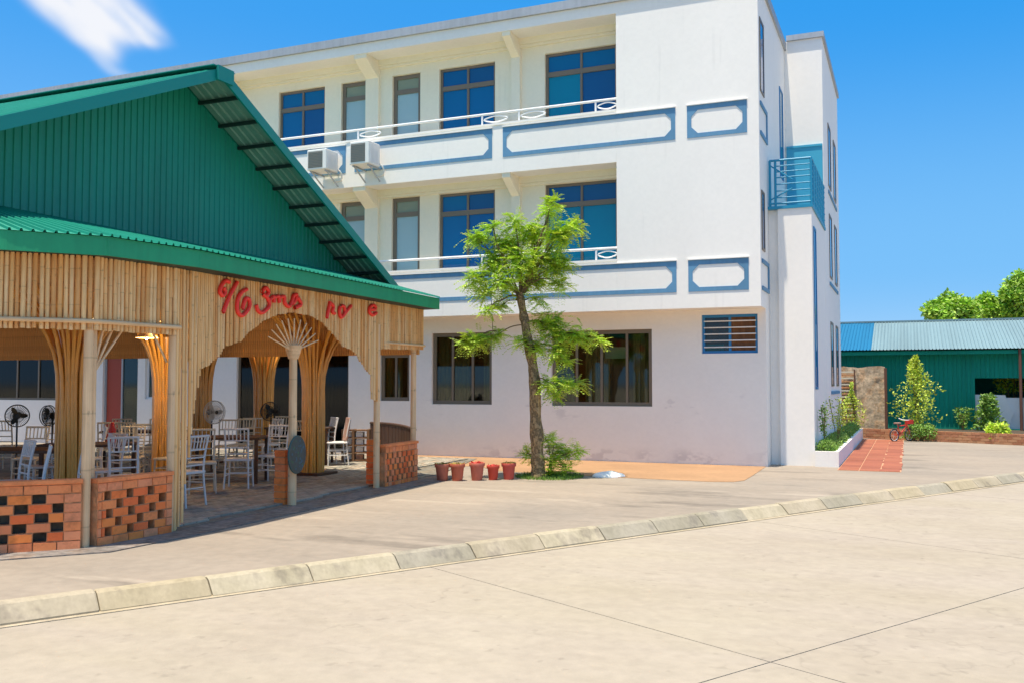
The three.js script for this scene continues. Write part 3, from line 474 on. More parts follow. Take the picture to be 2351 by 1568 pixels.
// low brick walls between the posts
function brickWall(a, b, label, opt = {}) {
  const d = b.clone().sub(a), len = d.length(), o = thing('brick_wall', label, 'wall', a.clone(), Math.atan2(-d.z, d.x)); o.position.y = opt.y ?? -.02;
  const th = .1, ch = opt.ch ?? .094, bh = ch - .014, bl = opt.bl ?? .215, gap = opt.gap ?? .105, rows = opt.rows ?? 7, step = bl + gap, mort = [];
  const put = (x0, x1, r, pk) => { x0 = Math.max(x0, 0); x1 = Math.min(x1, len); if (x1 - x0 < .03) return; const y = r * ch, j = rr(-.004, .004); obj('brick', metric(new THREE.BoxGeometry(x1 - x0 - .012, bh + rr(-.004, .004), th + .01).translate((x0 + x1) / 2, y + ch / 2 + rr(-.003, .003), j)), pk ? M.brickPink[Math.floor(rnd() * 2)] : M.brick[Math.floor(rnd() * 5)], o); mort.push(bx(x0 - .002, x1 + .002, y, y + ch, -th / 2 + .004, th / 2 - .004)); };
  for (let r = 0; r < rows; r++) {
    const solid = r === 0 || r === rows - 1;
    if (solid) { for (let x = -(r ? .09 : 0); x < len; x += bl) put(x, x + bl, r, r > 0 || rnd() < .5); continue; }
    const e0 = opt.e0 ?? .06, e1 = len - (opt.e1 ?? .14);
    put(0, e0, r, true); put(e1, len, r, true);
    for (let x = e0 - (r % 2) * step * .5 - (r % 3) * .012; x < e1; x += step) { const x0 = Math.max(x, e0), x1 = Math.min(x + bl, e1); if (x1 > x0 + .02) put(x0, x1, r, false); }
  }
  obj('mortar', mort, M.mortar, o); obj('backing', bx(.002, len - .002, 0, rows * ch, -th / 2 - .012, -th / 2 - .036), M.backingGrey, o);  // backing: dark grey sheet closing the openings from behind
  obj('cap', metric(new RoundedBoxGeometry(len + .02, .045, th + .035, 1, .008).translate(len / 2, rows * ch + .022, 0)), opt.cap ?? M.brickPink[0], o);
  return o;
}
brickWall(V(-7.67, 0, -7.24), V(-7.62, 0, -8.24), 'orange honeycomb brick wall panel between the double post and the arch', { y: 0, bl: .2, gap: .085, ch: .092, rows: 7, e0: .05, e1: .09 });
brickWall(V(-8.73, 0, -6.01), V(-7.7, 0, -7.11), 'orange honeycomb brick panel with wide openings, ending at the double bamboo post', { y: 0, e1: .16, e0: .02, gap: .125 });
brickWall(V(-9.06, 0, -4.9), V(-8.77, 0, -5.96), 'orange honeycomb brick panel round the corner from the double bamboo post', { y: 0 });
brickWall(V(-7.8, 0, -13.16), V(-7.86, 0, -14.36), 'low brick wall pierced by rows of small holes near the flower pots', { bl: .115, gap: .055, ch: .094, rows: 7 });
function pier(px, py, w, h, label) { const p = gY(px, py), o = thing('brick_pier', label, 'brick pier', p, 0); const n = Math.round(h / .094); const mo = []; for (let k = 0; k < n; k++) { obj('brick', metric(new THREE.BoxGeometry(w + rr(-.008, .008), .08, w * .9 + rr(-.006, .006)).translate(rr(-.004, .004), .047 + k * .094, 0)), M.brick[Math.floor(rnd() * 5)], o); } obj('mortar', bx(-w / 2 + .008, w / 2 - .008, 0, n * .094, -w * .43, w * .43), M.mortar, o); return o; }
pier(648, 1159, .17, .74, 'slim orange brick pier beside the middle arch post');
pier(856, 1114, .17, .76, 'slim brick pier at the end of the pierced brick wall');
// round painted disc hung on the middle post
{
  const p = gX(681, 1043, -7.655), o = thing('round_sign', 'round dark blue-green painted disc hanging on the middle bamboo post', 'sign', p, Math.PI / 2 + .16);
  obj('disc', new THREE.CylinderGeometry(.245, .245, .03, 40).rotateX(Math.PI / 2), M.gongBlue, o); obj('rim', new THREE.TorusGeometry(.245, .014, 8, 48), mat(.03, .09, .09, .5), o);
  const spl = []; for (let i = 0; i < 70; i++) { const r = .21 * Math.sqrt(rnd()), a = rr(0, 6.28); spl.push(new THREE.CircleGeometry(rr(.006, .022), 7).translate(r * Math.cos(a), r * Math.sin(a), .0165 + i * .00004).toNonIndexed()); }
  obj('paint_flecks', spl.slice(0, 30), mat(.03, .11, .19, .6), o); obj('paint_flecks', spl.slice(58), mat(.03, .14, .06, .6), o);
}
// red brush lettering on the slats
{
  const o = thing('lettering', 'red brush-script lettering fixed to the bamboo slats above the arch', 'lettering', V(0, 0, 0));
  const D = (x, y) => { let X = -7.7; for (let k = 0; k < 4; k++) X = -7.6 + (gX(477.6 + .17709 * x, 624.5 + .17709 * y, X).z + 8.3) * .042 + .035; return gX(477.6 + .17709 * x, 624.5 + .17709 * y, X); };
  const letters = [
    [[[272, 132], [222, 116], [168, 180], [150, 262], [182, 308], [216, 268], [198, 205]], [[372, 132], [322, 220], [272, 312], [226, 430], [186, 530]]],
    [[[496, 226], [432, 262], [384, 342], [370, 442], [382, 528], [432, 568], [490, 520], [534, 440], [528, 362], [492, 342], [460, 402], [440, 486]]],
    [[[692, 262], [740, 206], [780, 262], [738, 312], [700, 285]], [[738, 312], [782, 372], [790, 432], [752, 490], [690, 530], [640, 500], [620, 430]]],
    [[[790, 372], [850, 322], [852, 402]], [[852, 332], [910, 322], [922, 402]], [[922, 332], [984, 322], [990, 402], [1050, 450], [1082, 380], [1110, 302], [1150, 304], [1120, 380], [1082, 422]], [[1160, 332], [1200, 420], [1120, 470]]],
    [[[1580, 390], [1560, 480], [1536, 600]], [[1582, 402], [1622, 450], [1610, 520], [1640, 540]]],
    [[[1710, 452], [1700, 520], [1722, 590], [1770, 522], [1760, 452], [1712, 440]], [[1850, 440], [1800, 500], [1742, 580]]],
    [[[2092, 490], [2170, 480], [2160, 440], [2102, 450], [2090, 520], [2130, 560], [2180, 532]]]];
  for (const l of letters) obj('letter', l.map((st) => tube(st.map(([x, y]) => D(x, y)), .027, 36, 7)), M.signRed, o);
}
// ------------------------------------------------------------------ furniture under the pavilion
const CH = [];
function makeChair(name, label, m, solid) {
  const o = thing(name, label, 'chair', V(0, 0, 0), 0, 'chairs in the pavilion');
  obj('seat', new RoundedBoxGeometry(.4, .035, .39, 1, .012).translate(0, .445, 0), m, o);
  for (const s of [-1, 1]) { obj('leg', bar(V(s * .19, 0, .19), V(s * .17, .43, .17), .0125, 7, .016), m, o); obj('leg', tube([V(s * .185, 0, -.22), V(s * .17, .43, -.18), V(s * .17, .62, -.19), V(s * .18, .93, -.25)], .0145, 12, 7), m, o); }
  obj('stretcher', [bar(V(-.18, .22, .18), V(.18, .22, .18), .009, 6), bar(V(-.18, .3, .175), V(.18, .3, .175), .009, 6), bar(V(-.18, .24, -.195), V(.18, .24, -.195), .009, 6), ...[-1, 1].flatMap((s) => [bar(V(s * .18, .2, .18), V(s * .178, .2, -.2), .009, 6), bar(V(s * .178, .3, .175), V(s * .175, .3, -.19), .009, 6)])], m, o);
  if (solid) obj('backrest', new RoundedBoxGeometry(.37, .47, .04, 1, .015).rotateX(-.16).translate(0, .71, -.215), M.patterned, o);
  else { const g = [bar(V(-.19, .925, -.249), V(.19, .925, -.249), .016, 7), bar(V(-.17, .745, -.213), V(.17, .745, -.213), .012, 6), bar(V(-.17, .64, -.195), V(.17, .64, -.195), .011, 6), bar(V(-.17, .54, -.187), V(.17, .54, -.187), .011, 6)]; for (let k = -2; k <= 2; k++) g.push(bar(V(k * .058, .745, -.213), V(k * .06, .92, -.247), .0085, 6)); obj('backrest', g, m, o); }
  return o;
}
const FZ = .038;
{
  const spot = (px, yt) => at(px, 900, .71 * FOC / (yt - 882)).setY(FZ), away = YAW + Math.PI;      // yt: photo height of the back's top rail
  const L1 = 'white slat-back banquet chair in the pavilion', L2 = 'cream slat-back banquet chair in the pavilion';
  let c0, c1; const own = { 550: 'white slat-back chair standing with its back squarely to the arch opening', 625: 'white slat-back chair half hidden behind the slim brick pier', 292: 'white chair seen side-on behind the brick panel next to the arch', 466: 'cream chair beside the slat column, its seat turned to the arch', 152: 'white chair close behind the brick panel with wide openings', 236: 'white chair right behind the double bamboo post' };
  const white = [[550, 986, away + .1], [625, 981, away - .55], [100, 996, away], [152, 1020, away + .15], [236, 1002, away - .12], [292, 1010, away - 1.35], [742, 962, away + .2], [612, 966, away], [20, 1018, away], [424, 1004, away + 1.2], [205, 985, away + .3], [60, 1030, away + .3]];
  const cream = [[466, 991, YAW + .35], [341, 976, away + .1], [312, 972, away - .3], [378, 974, away + .9], [585, 962, away + .1], [70, 985, YAW], [362, 966, YAW + .2], [268, 966, YAW], [20, 968, away], [640, 960, YAW - .2], [130, 975, YAW + .4], [250, 972, away + .4], [395, 985, YAW - .3], [520, 968, YAW + .1], [555, 966, YAW - .1], [300, 984, YAW + .2], [700, 968, away - .4]];
  for (const [px, y, r] of white) { if (!c0) { c0 = makeChair('banquet_chair', L1, M.chair); c0.position.copy(spot(px, y)); c0.rotation.y = r; c0.userData.label = own[px]; } else dup(c0, spot(px, y), r, own[px] ?? L1); }
  for (const [px, y, r] of cream) { if (!c1) { c1 = makeChair('banquet_chair', L2, M.chairCream); c1.position.copy(spot(px, y)); c1.rotation.y = r; c1.userData.label = own[px]; } else dup(c1, spot(px, y), r, own[px] ?? L2); }
  const c2 = makeChair('padded_chair', 'chair with a solid patterned backrest standing beside the wooden crate shelf', M.chair, true); delete c2.userData.group; c2.position.copy(spot(772, 963)); c2.rotation.y = YAW - 1.2;
  const table = (px, depth, w, d, turn, label) => { const o = thing('dining_table', label, 'table', at(px, 900, depth).setY(FZ), turn, 'tables in the pavilion'); obj('tabletop', metric(new RoundedBoxGeometry(w, .04, d, 1, .01).translate(0, .735, 0)), M.darkWood, o); for (const a of [-1, 1]) for (const b of [-1, 1]) obj('leg', bx(a * w * .45 - .025, a * w * .45 + .025, 0, .715, b * d * .43 - .025, b * d * .43 + .025), M.darkWood, o); return o; };
  const TL = 'dark wooden dining table among the slat-back chairs';
  table(520, 15.6, 1.3, .75, YAW, TL); table(340, 17.6, 1.5, .75, YAW, TL); table(205, 13.8, 1.2, .7, YAW, TL); table(60, 12.6, 1.3, .75, YAW, TL); table(690, 19.2, 1.3, .75, YAW, TL);
  // red bottle and small vase on the table behind the double post
  const b = thing('thermos_bottle', 'red bottle with a pale band on a table behind the double post', 'bottle', at(258, 900, 13.75).setY(FZ + .757)); obj('body', new THREE.LatheGeometry([[0, 0], [.045, 0], [.05, .02], [.05, .2], [.025, .25], [.022, .3], [0, .3]].map((p) => new THREE.Vector2(...p)), 16), M.red, b); obj('band', new THREE.CylinderGeometry(.0515, .0515, .06, 16).translate(0, .12, 0), M.bag, b);
}
function fan(px, py, depth, R, turn, m, label) {
  const c = at(px, py, depth), o = thing('pedestal_fan', label, 'fan', c.clone().setY(FZ), turn), h = c.y - FZ;
  obj('base', new THREE.LatheGeometry([[0, 0], [.2, 0], [.2, .015], [.06, .04], [.03, .07], [0, .07]].map((p) => new THREE.Vector2(...p)), 24), M.black, o);
  obj('pole', bar(V(0, .05, -.06), V(0, h - .04, -.06), .014, 8), M.black, o);
  obj('motor', new THREE.CapsuleGeometry(.055, .08, 4, 12).rotateX(Math.PI / 2).translate(0, h, -.1), M.black, o);
  const g = [new THREE.TorusGeometry(R, .008, 6, 32).translate(0, h, 0).toNonIndexed(), new THREE.TorusGeometry(R * .98, .007, 6, 32).translate(0, h, .05).toNonIndexed(), new THREE.TorusGeometry(R * .55, .004, 5, 28).translate(0, h, .07).toNonIndexed()];
  for (let k = 0; k < 40; k++) { const a = k / 40 * 6.283; g.push(bar(V(.03 * Math.cos(a), h + .03 * Math.sin(a), .085), V(R * Math.cos(a), h + R * Math.sin(a), .04), .003, 4)); g.push(bar(V(.04 * Math.cos(a), h + .04 * Math.sin(a), -.05), V(R * Math.cos(a), h + R * Math.sin(a), 0), .003, 4)); }
  obj('guard', g, m, o);
  for (let k = 0; k < 3; k++) { const bl = new THREE.CircleGeometry(R * .38, 14).scale(1, .62, 1).rotateX(.5).translate(R * .5, 0, .01).rotateZ(k * 2.094).translate(0, h, 0); obj('blade', bl, m, o); }
  obj('hub', new THREE.CylinderGeometry(.035, .035, .03, 16).rotateX(Math.PI / 2).translate(0, h, .075), M.black, o);
}
fan(490, 946, 17.2, .21, YAW + .9, M.fanGrey, 'pale grey pedestal fan in front of the white wall');
fan(38, 954, 15, .175, YAW + .5, M.dark, 'dark pedestal fan turned aside, farther from the golden bamboo column');
fan(112, 954, 15.5, .17, YAW - .4, M.dark, 'dark pedestal fan right beside the golden bamboo column');
fan(620, 944, 20, .2, YAW, M.dark, 'dark pedestal fan in front of the black doorway');
// pendant lamp below the valance, plus an unseen one added to brighten the interior
for (const [p, label] of [[at(336, 776, 14.5), 'small lit pendant lamp hanging below the slat valance between posts'], [V(-10.6, 2.62, -11.4), 'added unseen lamp under the bamboo ceiling, brightening the dim interior']]) {
  const o = thing('pendant_lamp', label, 'lamp', p, 0, 'pendant lamps in the pavilion');
  obj('shade', new THREE.LatheGeometry([[.03, .12], [.05, .1], [.16, .01], [.165, .0]].map((q) => new THREE.Vector2(...q)), 24), M.lampShade, o);
  obj('cord', bar(V(0, .11, 0), V(0, 2.93 - p.y, 0), .006, 6), M.black, o);
  obj('bulb', new THREE.SphereGeometry(.03, 16, 10).translate(0, .01, 0), new THREE.MeshStandardMaterial({ color: 0xffffff, emissive: new THREE.Color(1, .82, .5), emissiveIntensity: 1.6 }), o);
  const l = new THREE.PointLight(new THREE.Color(1, .76, .45), 1.2, 0, 2); l.position.set(0, -.06, 0); l.castShadow = true; l.shadow.radius = 2; o.add(l);
}
// wooden crate shelf and curved bench behind the pierced wall
{
  const p = gY(818, 1062), o = thing('crate_shelf', 'dark wooden crate shelf with pale square openings beside the patterned chair', 'shelf', p.setY(.03), YAW);
  for (const x of [-.27, -.05, .26]) obj('upright', bx(x - .025, x + .025, 0, .68, -.16, .16), M.crate, o);
  for (let k = 0; k < 5; k++) obj('shelf_board', bx(-.245, .235, .02 + k * .155, .05 + k * .155, -.15, .15), M.crate, o);
  for (let k = 0; k < 4; k++) { obj('box', bx(-.22, -.09, .055 + k * .155, .15 + k * .155, -.1, .1), M.bag, o); obj('box', bx(.0, .15, .055 + k * .155, .15 + k * .155, -.1, .1), k === 0 ? M.patterned : M.bag, o); }
  const q = thing('curved_bench', 'dark brown curved wooden bench behind the pierced brick wall', 'bench', V(0, .03, 0));
  const line = [gY(850, 1052), gY(890, 1056), gY(925, 1066), gY(952, 1082)].map((v) => v.setY(0)); const cv = new THREE.CatmullRomCurve3(line);
  for (let k = 0; k < 14; k++) { const a = cv.getPoint(k / 14), b = cv.getPoint((k + .9) / 14); obj('back_slat', beam(a.clone().setY(.42), b.clone().setY(.42), .03, .62), M.darkWood, q); obj('foot', bar(a.clone().setY(-.02), a.clone().setY(.12), .02, 6), M.darkWood, q); }
  obj('top_rail', tube(line.map((v) => v.clone().setY(.76)), .03, 24, 8), M.darkWood, q);
}

// ------------------------------------------------------------------ plants
function leafGeo(list) {                                             // list of [pos, dir, normal, length, width, tone]
  const n = list.length, pos = new Float32Array(n * 18), col = new Float32Array(n * 18); let o = 0;
  for (const [p, d, nn, L, W, c] of list) {
    const s = d.clone().cross(nn).normalize(), a = p, b = p.clone().addScaledVector(d, L * .45).addScaledVector(s, W).addScaledVector(nn, L * .06), e = p.clone().addScaledVector(d, L * .45).addScaledVector(s, -W).addScaledVector(nn, L * .06), t = p.clone().addScaledVector(d, L).addScaledVector(nn, -L * .08);
    for (const q of [a, b, t, a, t, e]) { pos[o] = q.x; pos[o + 1] = q.y; pos[o + 2] = q.z; col[o] = c[0]; col[o + 1] = c[1]; col[o + 2] = c[2]; o += 3; }
  }
  const g = new THREE.BufferGeometry(); g.setAttribute('position', new THREE.BufferAttribute(pos, 3)); g.setAttribute('color', new THREE.BufferAttribute(col, 3)); g.computeVertexNormals(); return g;
}
const dirRnd = () => { const z = rr(-1, 1), a = rr(0, 6.2832), r = Math.sqrt(1 - z * z); return V(r * Math.cos(a), z, r * Math.sin(a)); };
const tone = (lo = .7, hi = 1.25) => { const k = rr(lo, hi), w = rr(-.12, .14); return [k * (1 + w), k, k * (1 - w)]; };
// main tree: lean trunk, limbs, feathery compound leaves
{
  const D0 = gY(1237, 1097).sub(O).dot(FWD), T0 = (px, py, dz = 0) => at(px, py, D0 + dz);
  const tree = thing('young_tree', 'slim tree with rough brown trunk and feathery yellow-green leaves before the white building', 'tree', V(0, 0, 0));
  const base = gY(1237, 1097), spine = [base.clone().setY(-.05), T0(1234, 1040), T0(1230, 950), T0(1226, 860), T0(1214, 790), T0(1204, 735), T0(1196, 690), T0(1193, 672)];
  const cv = new THREE.CatmullRomCurve3(spine), seg = 60, ring = 14, pos = [], uv = [], idx = [];
  for (let i = 0; i <= seg; i++) {
    const t = i / seg, c = cv.getPoint(t), h = c.y; let r = lerp(.116, .066, smooth(0, 1, t)) + .05 * Math.exp(-h * 9);
    r *= 1 + .07 * Math.sin(t * 37) * smooth(.05, .2, t) + .05 * Math.sin(t * 61 + 1);
    for (let k = 0; k <= ring; k++) { const a = k / ring * 6.2832, q = r * (1 + .11 * (fbm((k % ring) / ring, t, 7, 40, 3, 55) - .5) * 2); pos.push(c.x + Math.cos(a) * q, c.y, c.z + Math.sin(a) * q); uv.push(k / ring, t * 2); }
  }
  for (let i = 0; i < seg; i++) for (let k = 0; k < ring; k++) { const a = i * (ring + 1) + k, b = a + ring + 1; idx.push(a, b, a + 1, a + 1, b, b + 1); }
  const tg = new THREE.BufferGeometry(); tg.setAttribute('position', new THREE.Float32BufferAttribute(pos, 3)); tg.setAttribute('uv', new THREE.Float32BufferAttribute(uv, 2)); tg.setIndex(idx); tg.computeVertexNormals();
  obj('trunk', tg, M.bark, tree);
  // clumps [px, py, radius px, root px, root py, how dense]
  const clumps = [[1098, 548, 30, 1190, 672], [1135, 600, 42, 1190, 672], [1092, 640, 30, 1150, 640], [1165, 560, 42, 1200, 640], [1225, 540, 46, 1230, 620], [1285, 535, 40, 1245, 590], [1200, 605, 50, 1195, 665], [1262, 596, 46, 1215, 650], [1150, 650, 38, 1188, 678], [1225, 645, 40, 1205, 672], [1290, 612, 30, 1240, 630], [1318, 522, 24, 1285, 540], [1284, 655, 24, 1240, 640], [1110, 675, 22, 1150, 660], [1262, 488, 20, 1255, 530], [1268, 462, 14, 1258, 500], [1130, 520, 16, 1140, 560], [1180, 510, 20, 1190, 560], [1150, 705, 18, 1185, 690], [1235, 690, 14, 1205, 690], [1120, 715, 12, 1150, 690],
    [1100, 776, 26, 1140, 760], [1074, 788, 16, 1120, 772], [1140, 770, 20, 1205, 745], [1245, 740, 34, 1207, 745], [1285, 765, 34, 1240, 760], [1330, 772, 30, 1290, 770], [1372, 780, 14, 1335, 775], [1238, 795, 26, 1216, 790], [1282, 808, 26, 1240, 790], [1196, 785, 14, 1212, 785], [1275, 735, 20, 1240, 745], [1300, 830, 12, 1280, 812],
    [1262, 880, 22, 1228, 870], [1296, 884, 22, 1260, 878], [1326, 880, 12, 1300, 882], [1270, 905, 12, 1260, 890]];
  const leaves = [], limbs = [];
  const fork = T0(1194, 680);
  for (const [px, py, r, rx, ry] of clumps) {
    const m = D0 / FOC, R = r * m, dz = rr(-1, 1) * (py < 730 ? .45 : .18), c = T0(px, py, dz), root = T0(rx, ry, dz * .5);
    limbs.push(tube([root, root.clone().lerp(c, .5).add(V(0, .05, 0)), c], .007 + R * .018, 8, 5));
    if (py < 730) limbs.push(tube([fork, fork.clone().lerp(root, .5).add(V(0, .04, 0)), root], .018, 6, 5));
    const n = Math.round(16 + R * R * 1350);
    for (let i = 0; i < n; i++) {                                    // one compound leaf
      const d = dirRnd(); d.y = d.y * .6 + .12; d.normalize(); const p0 = c.clone().addScaledVector(dirRnd(), R * .75 * Math.sqrt(rnd())), len = rr(.16, .30), droop = rr(.1, .5), tn = tone(.7, 1.2);
      const side = d.clone().cross(V(0, 1, 0)).normalize(), k = 8;
      for (let j = 1; j <= k; j++) { const t = j / k, q = p0.clone().addScaledVector(d, len * t).add(V(0, -droop * len * t * t, 0)); for (const s of [-1, 1]) { const ld = side.clone().multiplyScalar(s).addScaledVector(d, .55).add(V(0, rr(-.35, .05), 0)).normalize(); leaves.push([q, ld, V(rr(-.3, .3), 1, rr(-.3, .3)).normalize(), rr(.05, .078) * (1 - .4 * Math.abs(t - .5)), rr(.012, .018), tn]); } }
    }
  }
  obj('limb', limbs, M.bark, tree); obj('crown', leafGeo(leaves), M.leaf, tree);
  obj('vine', tube([T0(1128, 690, -.1), T0(1130, 730, -.1), T0(1132, 770, -.1)], .006, 12, 5), M.twig, tree);
  // leafy sprout and grass at the foot
  const sp = thing('leafy_sprout', 'leafy green sapling growing at the foot of the slim tree', 'sapling', V(0, 0, 0)), l2 = [], st = [];
  for (const [px, py, r] of [[1258, 1008, 18], [1272, 1025, 24], [1300, 1040, 26], [1328, 1032, 14], [1210, 1040, 15], [1268, 1060, 24], [1300, 1072, 18], [1258, 1085, 14], [1225, 1050, 10]]) {
    const R = r * D0 / FOC, c = T0(px, py, .12 + rr(-.1, .1)); st.push(tube([gY(1262, 1094).setY(0), T0(1264, 1060, .1), c], .008, 8, 5)); const n = Math.round(14 + R * R * 1700);
    for (let i = 0; i < n; i++) { const d = dirRnd(); d.y *= .5; d.normalize(); const p0 = c.clone().addScaledVector(dirRnd(), R * .8 * Math.sqrt(rnd())); if (p0.y < .03) p0.y = .03 + rnd() * .05; const len = rr(.12, .22), side = d.clone().cross(V(0, 1, 0)).normalize(), tn = tone(.7, 1.3); for (let j = 1; j <= 6; j++) { const q = p0.clone().addScaledVector(d, len * j / 6); if (q.y < .02) continue; for (const s of [-1, 1]) leaves.length, l2.push([q, side.clone().multiplyScalar(s).addScaledVector(d, .5).normalize(), V(rr(-.3, .3), 1, rr(-.3, .3)).normalize(), rr(.045, .065), .013, tn]); } }
  }
  obj('stem', st, M.twig, sp); obj('foliage', leafGeo(l2), M.leaf, sp);
  const gr = []; for (let i = 0; i < 2600; i++) { const a = rr(0, 6.283), q = Math.sqrt(rnd()), p = gY(lerp(1262, 1262, 0) + Math.cos(a) * q * 78, 1095 + Math.sin(a) * q * 8); p.y = -.005; gr.push([p, V(rr(-.5, .5), rr(.5, 1), rr(-.5, .5)).normalize(), dirRnd(), rr(.03, .09), rr(.003, .006), tone(.5, 1.2)]); }
  const grass = obj('grass', leafGeo(gr), M.leafDark); grass.userData = { kind: 'stuff', label: 'small patch of green grass round the foot of the tree', category: 'grass' };
  const bag = thing('white_sack', 'flattened white sack lying on the ground beside the grass patch', 'sack', gY(1398, 1094), .5);
  const bgx = new THREE.SphereGeometry(1, 22, 12); { const p = bgx.attributes.position; for (let i = 0; i < p.count; i++) { const x = p.getX(i), y = p.getY(i), z = p.getZ(i), k = 1 + .35 * (fbm(x * .5 + .5, z * .5 + .5, 5, 5, 3, 71) - .5); p.setXYZ(i, x * .3 * k, Math.max(-.002, y * .07 * (1 + .8 * fbm(x * .5 + .5, z * .5 + .5, 9, 9, 3, 72))), z * .19 * k); } bgx.computeVertexNormals(); }
  obj('cloth', bgx, M.bag, bag);
}
// flower pots
{
  const prof = [[.0, .0], [.075, 0], [.098, .2], [.112, .2], [.114, .25], [.1, .25], [.096, .225], [0, .22]].map((p) => new THREE.Vector2(...p));
  const reds = [[.58, .18, .11], [.62, .16, .09], [.64, .18, .12], [.68, .08, .045], [.66, .11, .08]];
  const names = ['faded terracotta flower pot next to the pavilion corner, end of the row', 'terracotta pot with dry leaves, second from the pavilion corner', 'terracotta pot heaped with red petals, middle of the row', 'small bright red pot with red petals in the row', 'red pot with pale dry leaves, the one next to the tree'];
  [[1015, 1103, 1], [1050, 1103, 1], [1095, 1102, 1.04], [1132, 1101, .86], [1168, 1100, .98]].forEach(([px, py, sc], i) => {
    const o = thing('flower_pot', names[i], 'flower pot', gY(px, py), rr(0, 6), 'row of flower pots'); o.scale.setScalar(sc * 1.16);
    obj('pot', new THREE.LatheGeometry(prof, 28), mat(...reds[i], .75, { map: T.sand }), o); obj('soil', new THREE.CircleGeometry(.097, 20).rotateX(-Math.PI / 2).translate(0, .236, 0), M.soil, o);
    const l = []; const red = i === 2 || i === 3; for (let k = 0; k < 60; k++) { const a = rr(0, 6.28), r = .09 * Math.sqrt(rnd()); const kk = rr(.5, 1.2); l.push([V(r * Math.cos(a), .238, r * Math.sin(a)), V(rr(-1, 1), rr(.1, .8), rr(-1, 1)).normalize(), dirRnd(), rr(.03, .06), rr(.008, .014), red ? [kk * 1.6, kk * .12, kk * .9] : [kk * 1.0, kk * .62, kk * 1.2]]); }
    obj('dry_leaves', leafGeo(l), M.leafYellow, o);
  });
}
// ------------------------------------------------------------------ right-hand side: planter, tiled path, shed yard
{
  // white planter along the side wall with a hedge
  const o = thing('planter', 'long white plastered planter box along the side wall', 'planter', V(0, 0, 0));
  const x0 = -1.755, x1 = -1.30, z0 = -19.85, z1 = -30.6, h = .31;
  obj('wall', [bx(x1 - .09, x1, 0, h, z0 - .09, z1)], M.white, o); obj('wall', [bx(x0, x1, 0, h, z0, z0 - .09)], M.white, o); obj('soil', bx(x0, x1 - .09, 0, h - .05, z0 - .09, z1), M.soil, o);
  const hg = thing('hedge', 'low trimmed green hedge growing in the white planter', 'hedge', V(0, 0, 0)), l = [];
  for (let i = 0; i < 9000; i++) { const z = lerp(z0 - .12, z1, Math.pow(rnd(), 1.3)), a = rr(0, 3.1416), r = Math.sqrt(rnd()); const top = .18 + .14 * fbm(.5, clamp((z0 - z) / 11), 3, 22, 3, 31); l.push([V((x0 + x1 - .09) / 2 + Math.cos(a) * r * .23, h - .05 + Math.sin(a) * r * top, z), V(rr(-1, 1), rr(-.1, 1), rr(-1, 1)).normalize(), dirRnd(), rr(.03, .06), rr(.008, .014), tone(.5, 1.3)]); }
  obj('foliage', leafGeo(l), M.leafDark, hg);
  const stems = (name, label, px, py, top, n, spread, m, ls = .07) => { const b = typeof px === 'number' ? gY(px, py, h - .05) : px, g = thing(name, label, 'plant', b); const tr = [], lv = []; for (let s = 0; s < n; s++) { const t = V(rr(-spread, spread) * .6, top * rr(.8, 1), rr(-spread, spread) * .6); tr.push(tube([V(0, 0, 0), t.clone().multiplyScalar(.5).add(V(rr(-.03, .03), 0, rr(-.03, .03))), t], .009, 8, 5)); for (let k = 0; k < 90; k++) { const q = t.clone().multiplyScalar(rr(.35, 1.02)); lv.push([q.add(dirRnd().multiplyScalar(spread * .5 * rnd())), V(rr(-1, 1), rr(-.5, .7), rr(-1, 1)).normalize(), dirRnd(), ls * rr(.7, 1.2), ls * .22, tone(.6, 1.25)]); } } obj('stem', tr, M.twig, g); obj('foliage', leafGeo(lv), m, g); return g; };
  stems('thin_plant', 'thin plant with a single sparse stem in the white planter', V(-1.62, h - .05, -20.6), 0, .95, 2, .13, M.leafDark);
  stems('thin_plant', 'pale leafy plant behind the sparse one in the white planter', V(-1.52, h - .05, -22.8), 0, 1.15, 4, .3, M.leafYellow);
  // path of large red tiles
  const path = new THREE.Group(); path.name = 'path'; path.userData.kind = 'structure'; scene.add(path);
  obj('bed', sheetGeo([[-1.29, -19.2], [-.15, -19.2], [-.15, -30.3], [-1.29, -30.3]], .006, .02), M.tileJoint, path);
  for (let i = 0; i < 27; i++) for (let k = 0; k < 3; k++) { const w = .36, g = new RoundedBoxGeometry(w, .012, .385, 1, .003).translate(-1.29 + .02 + w / 2 + k * .378 + (k === 2 ? rr(-.05, .03) : 0), .008 + rr(-.001, .001), -19.42 - i * .405); obj('tile', metric(g), M.tile[Math.floor(rnd() * 3)], path); }
}
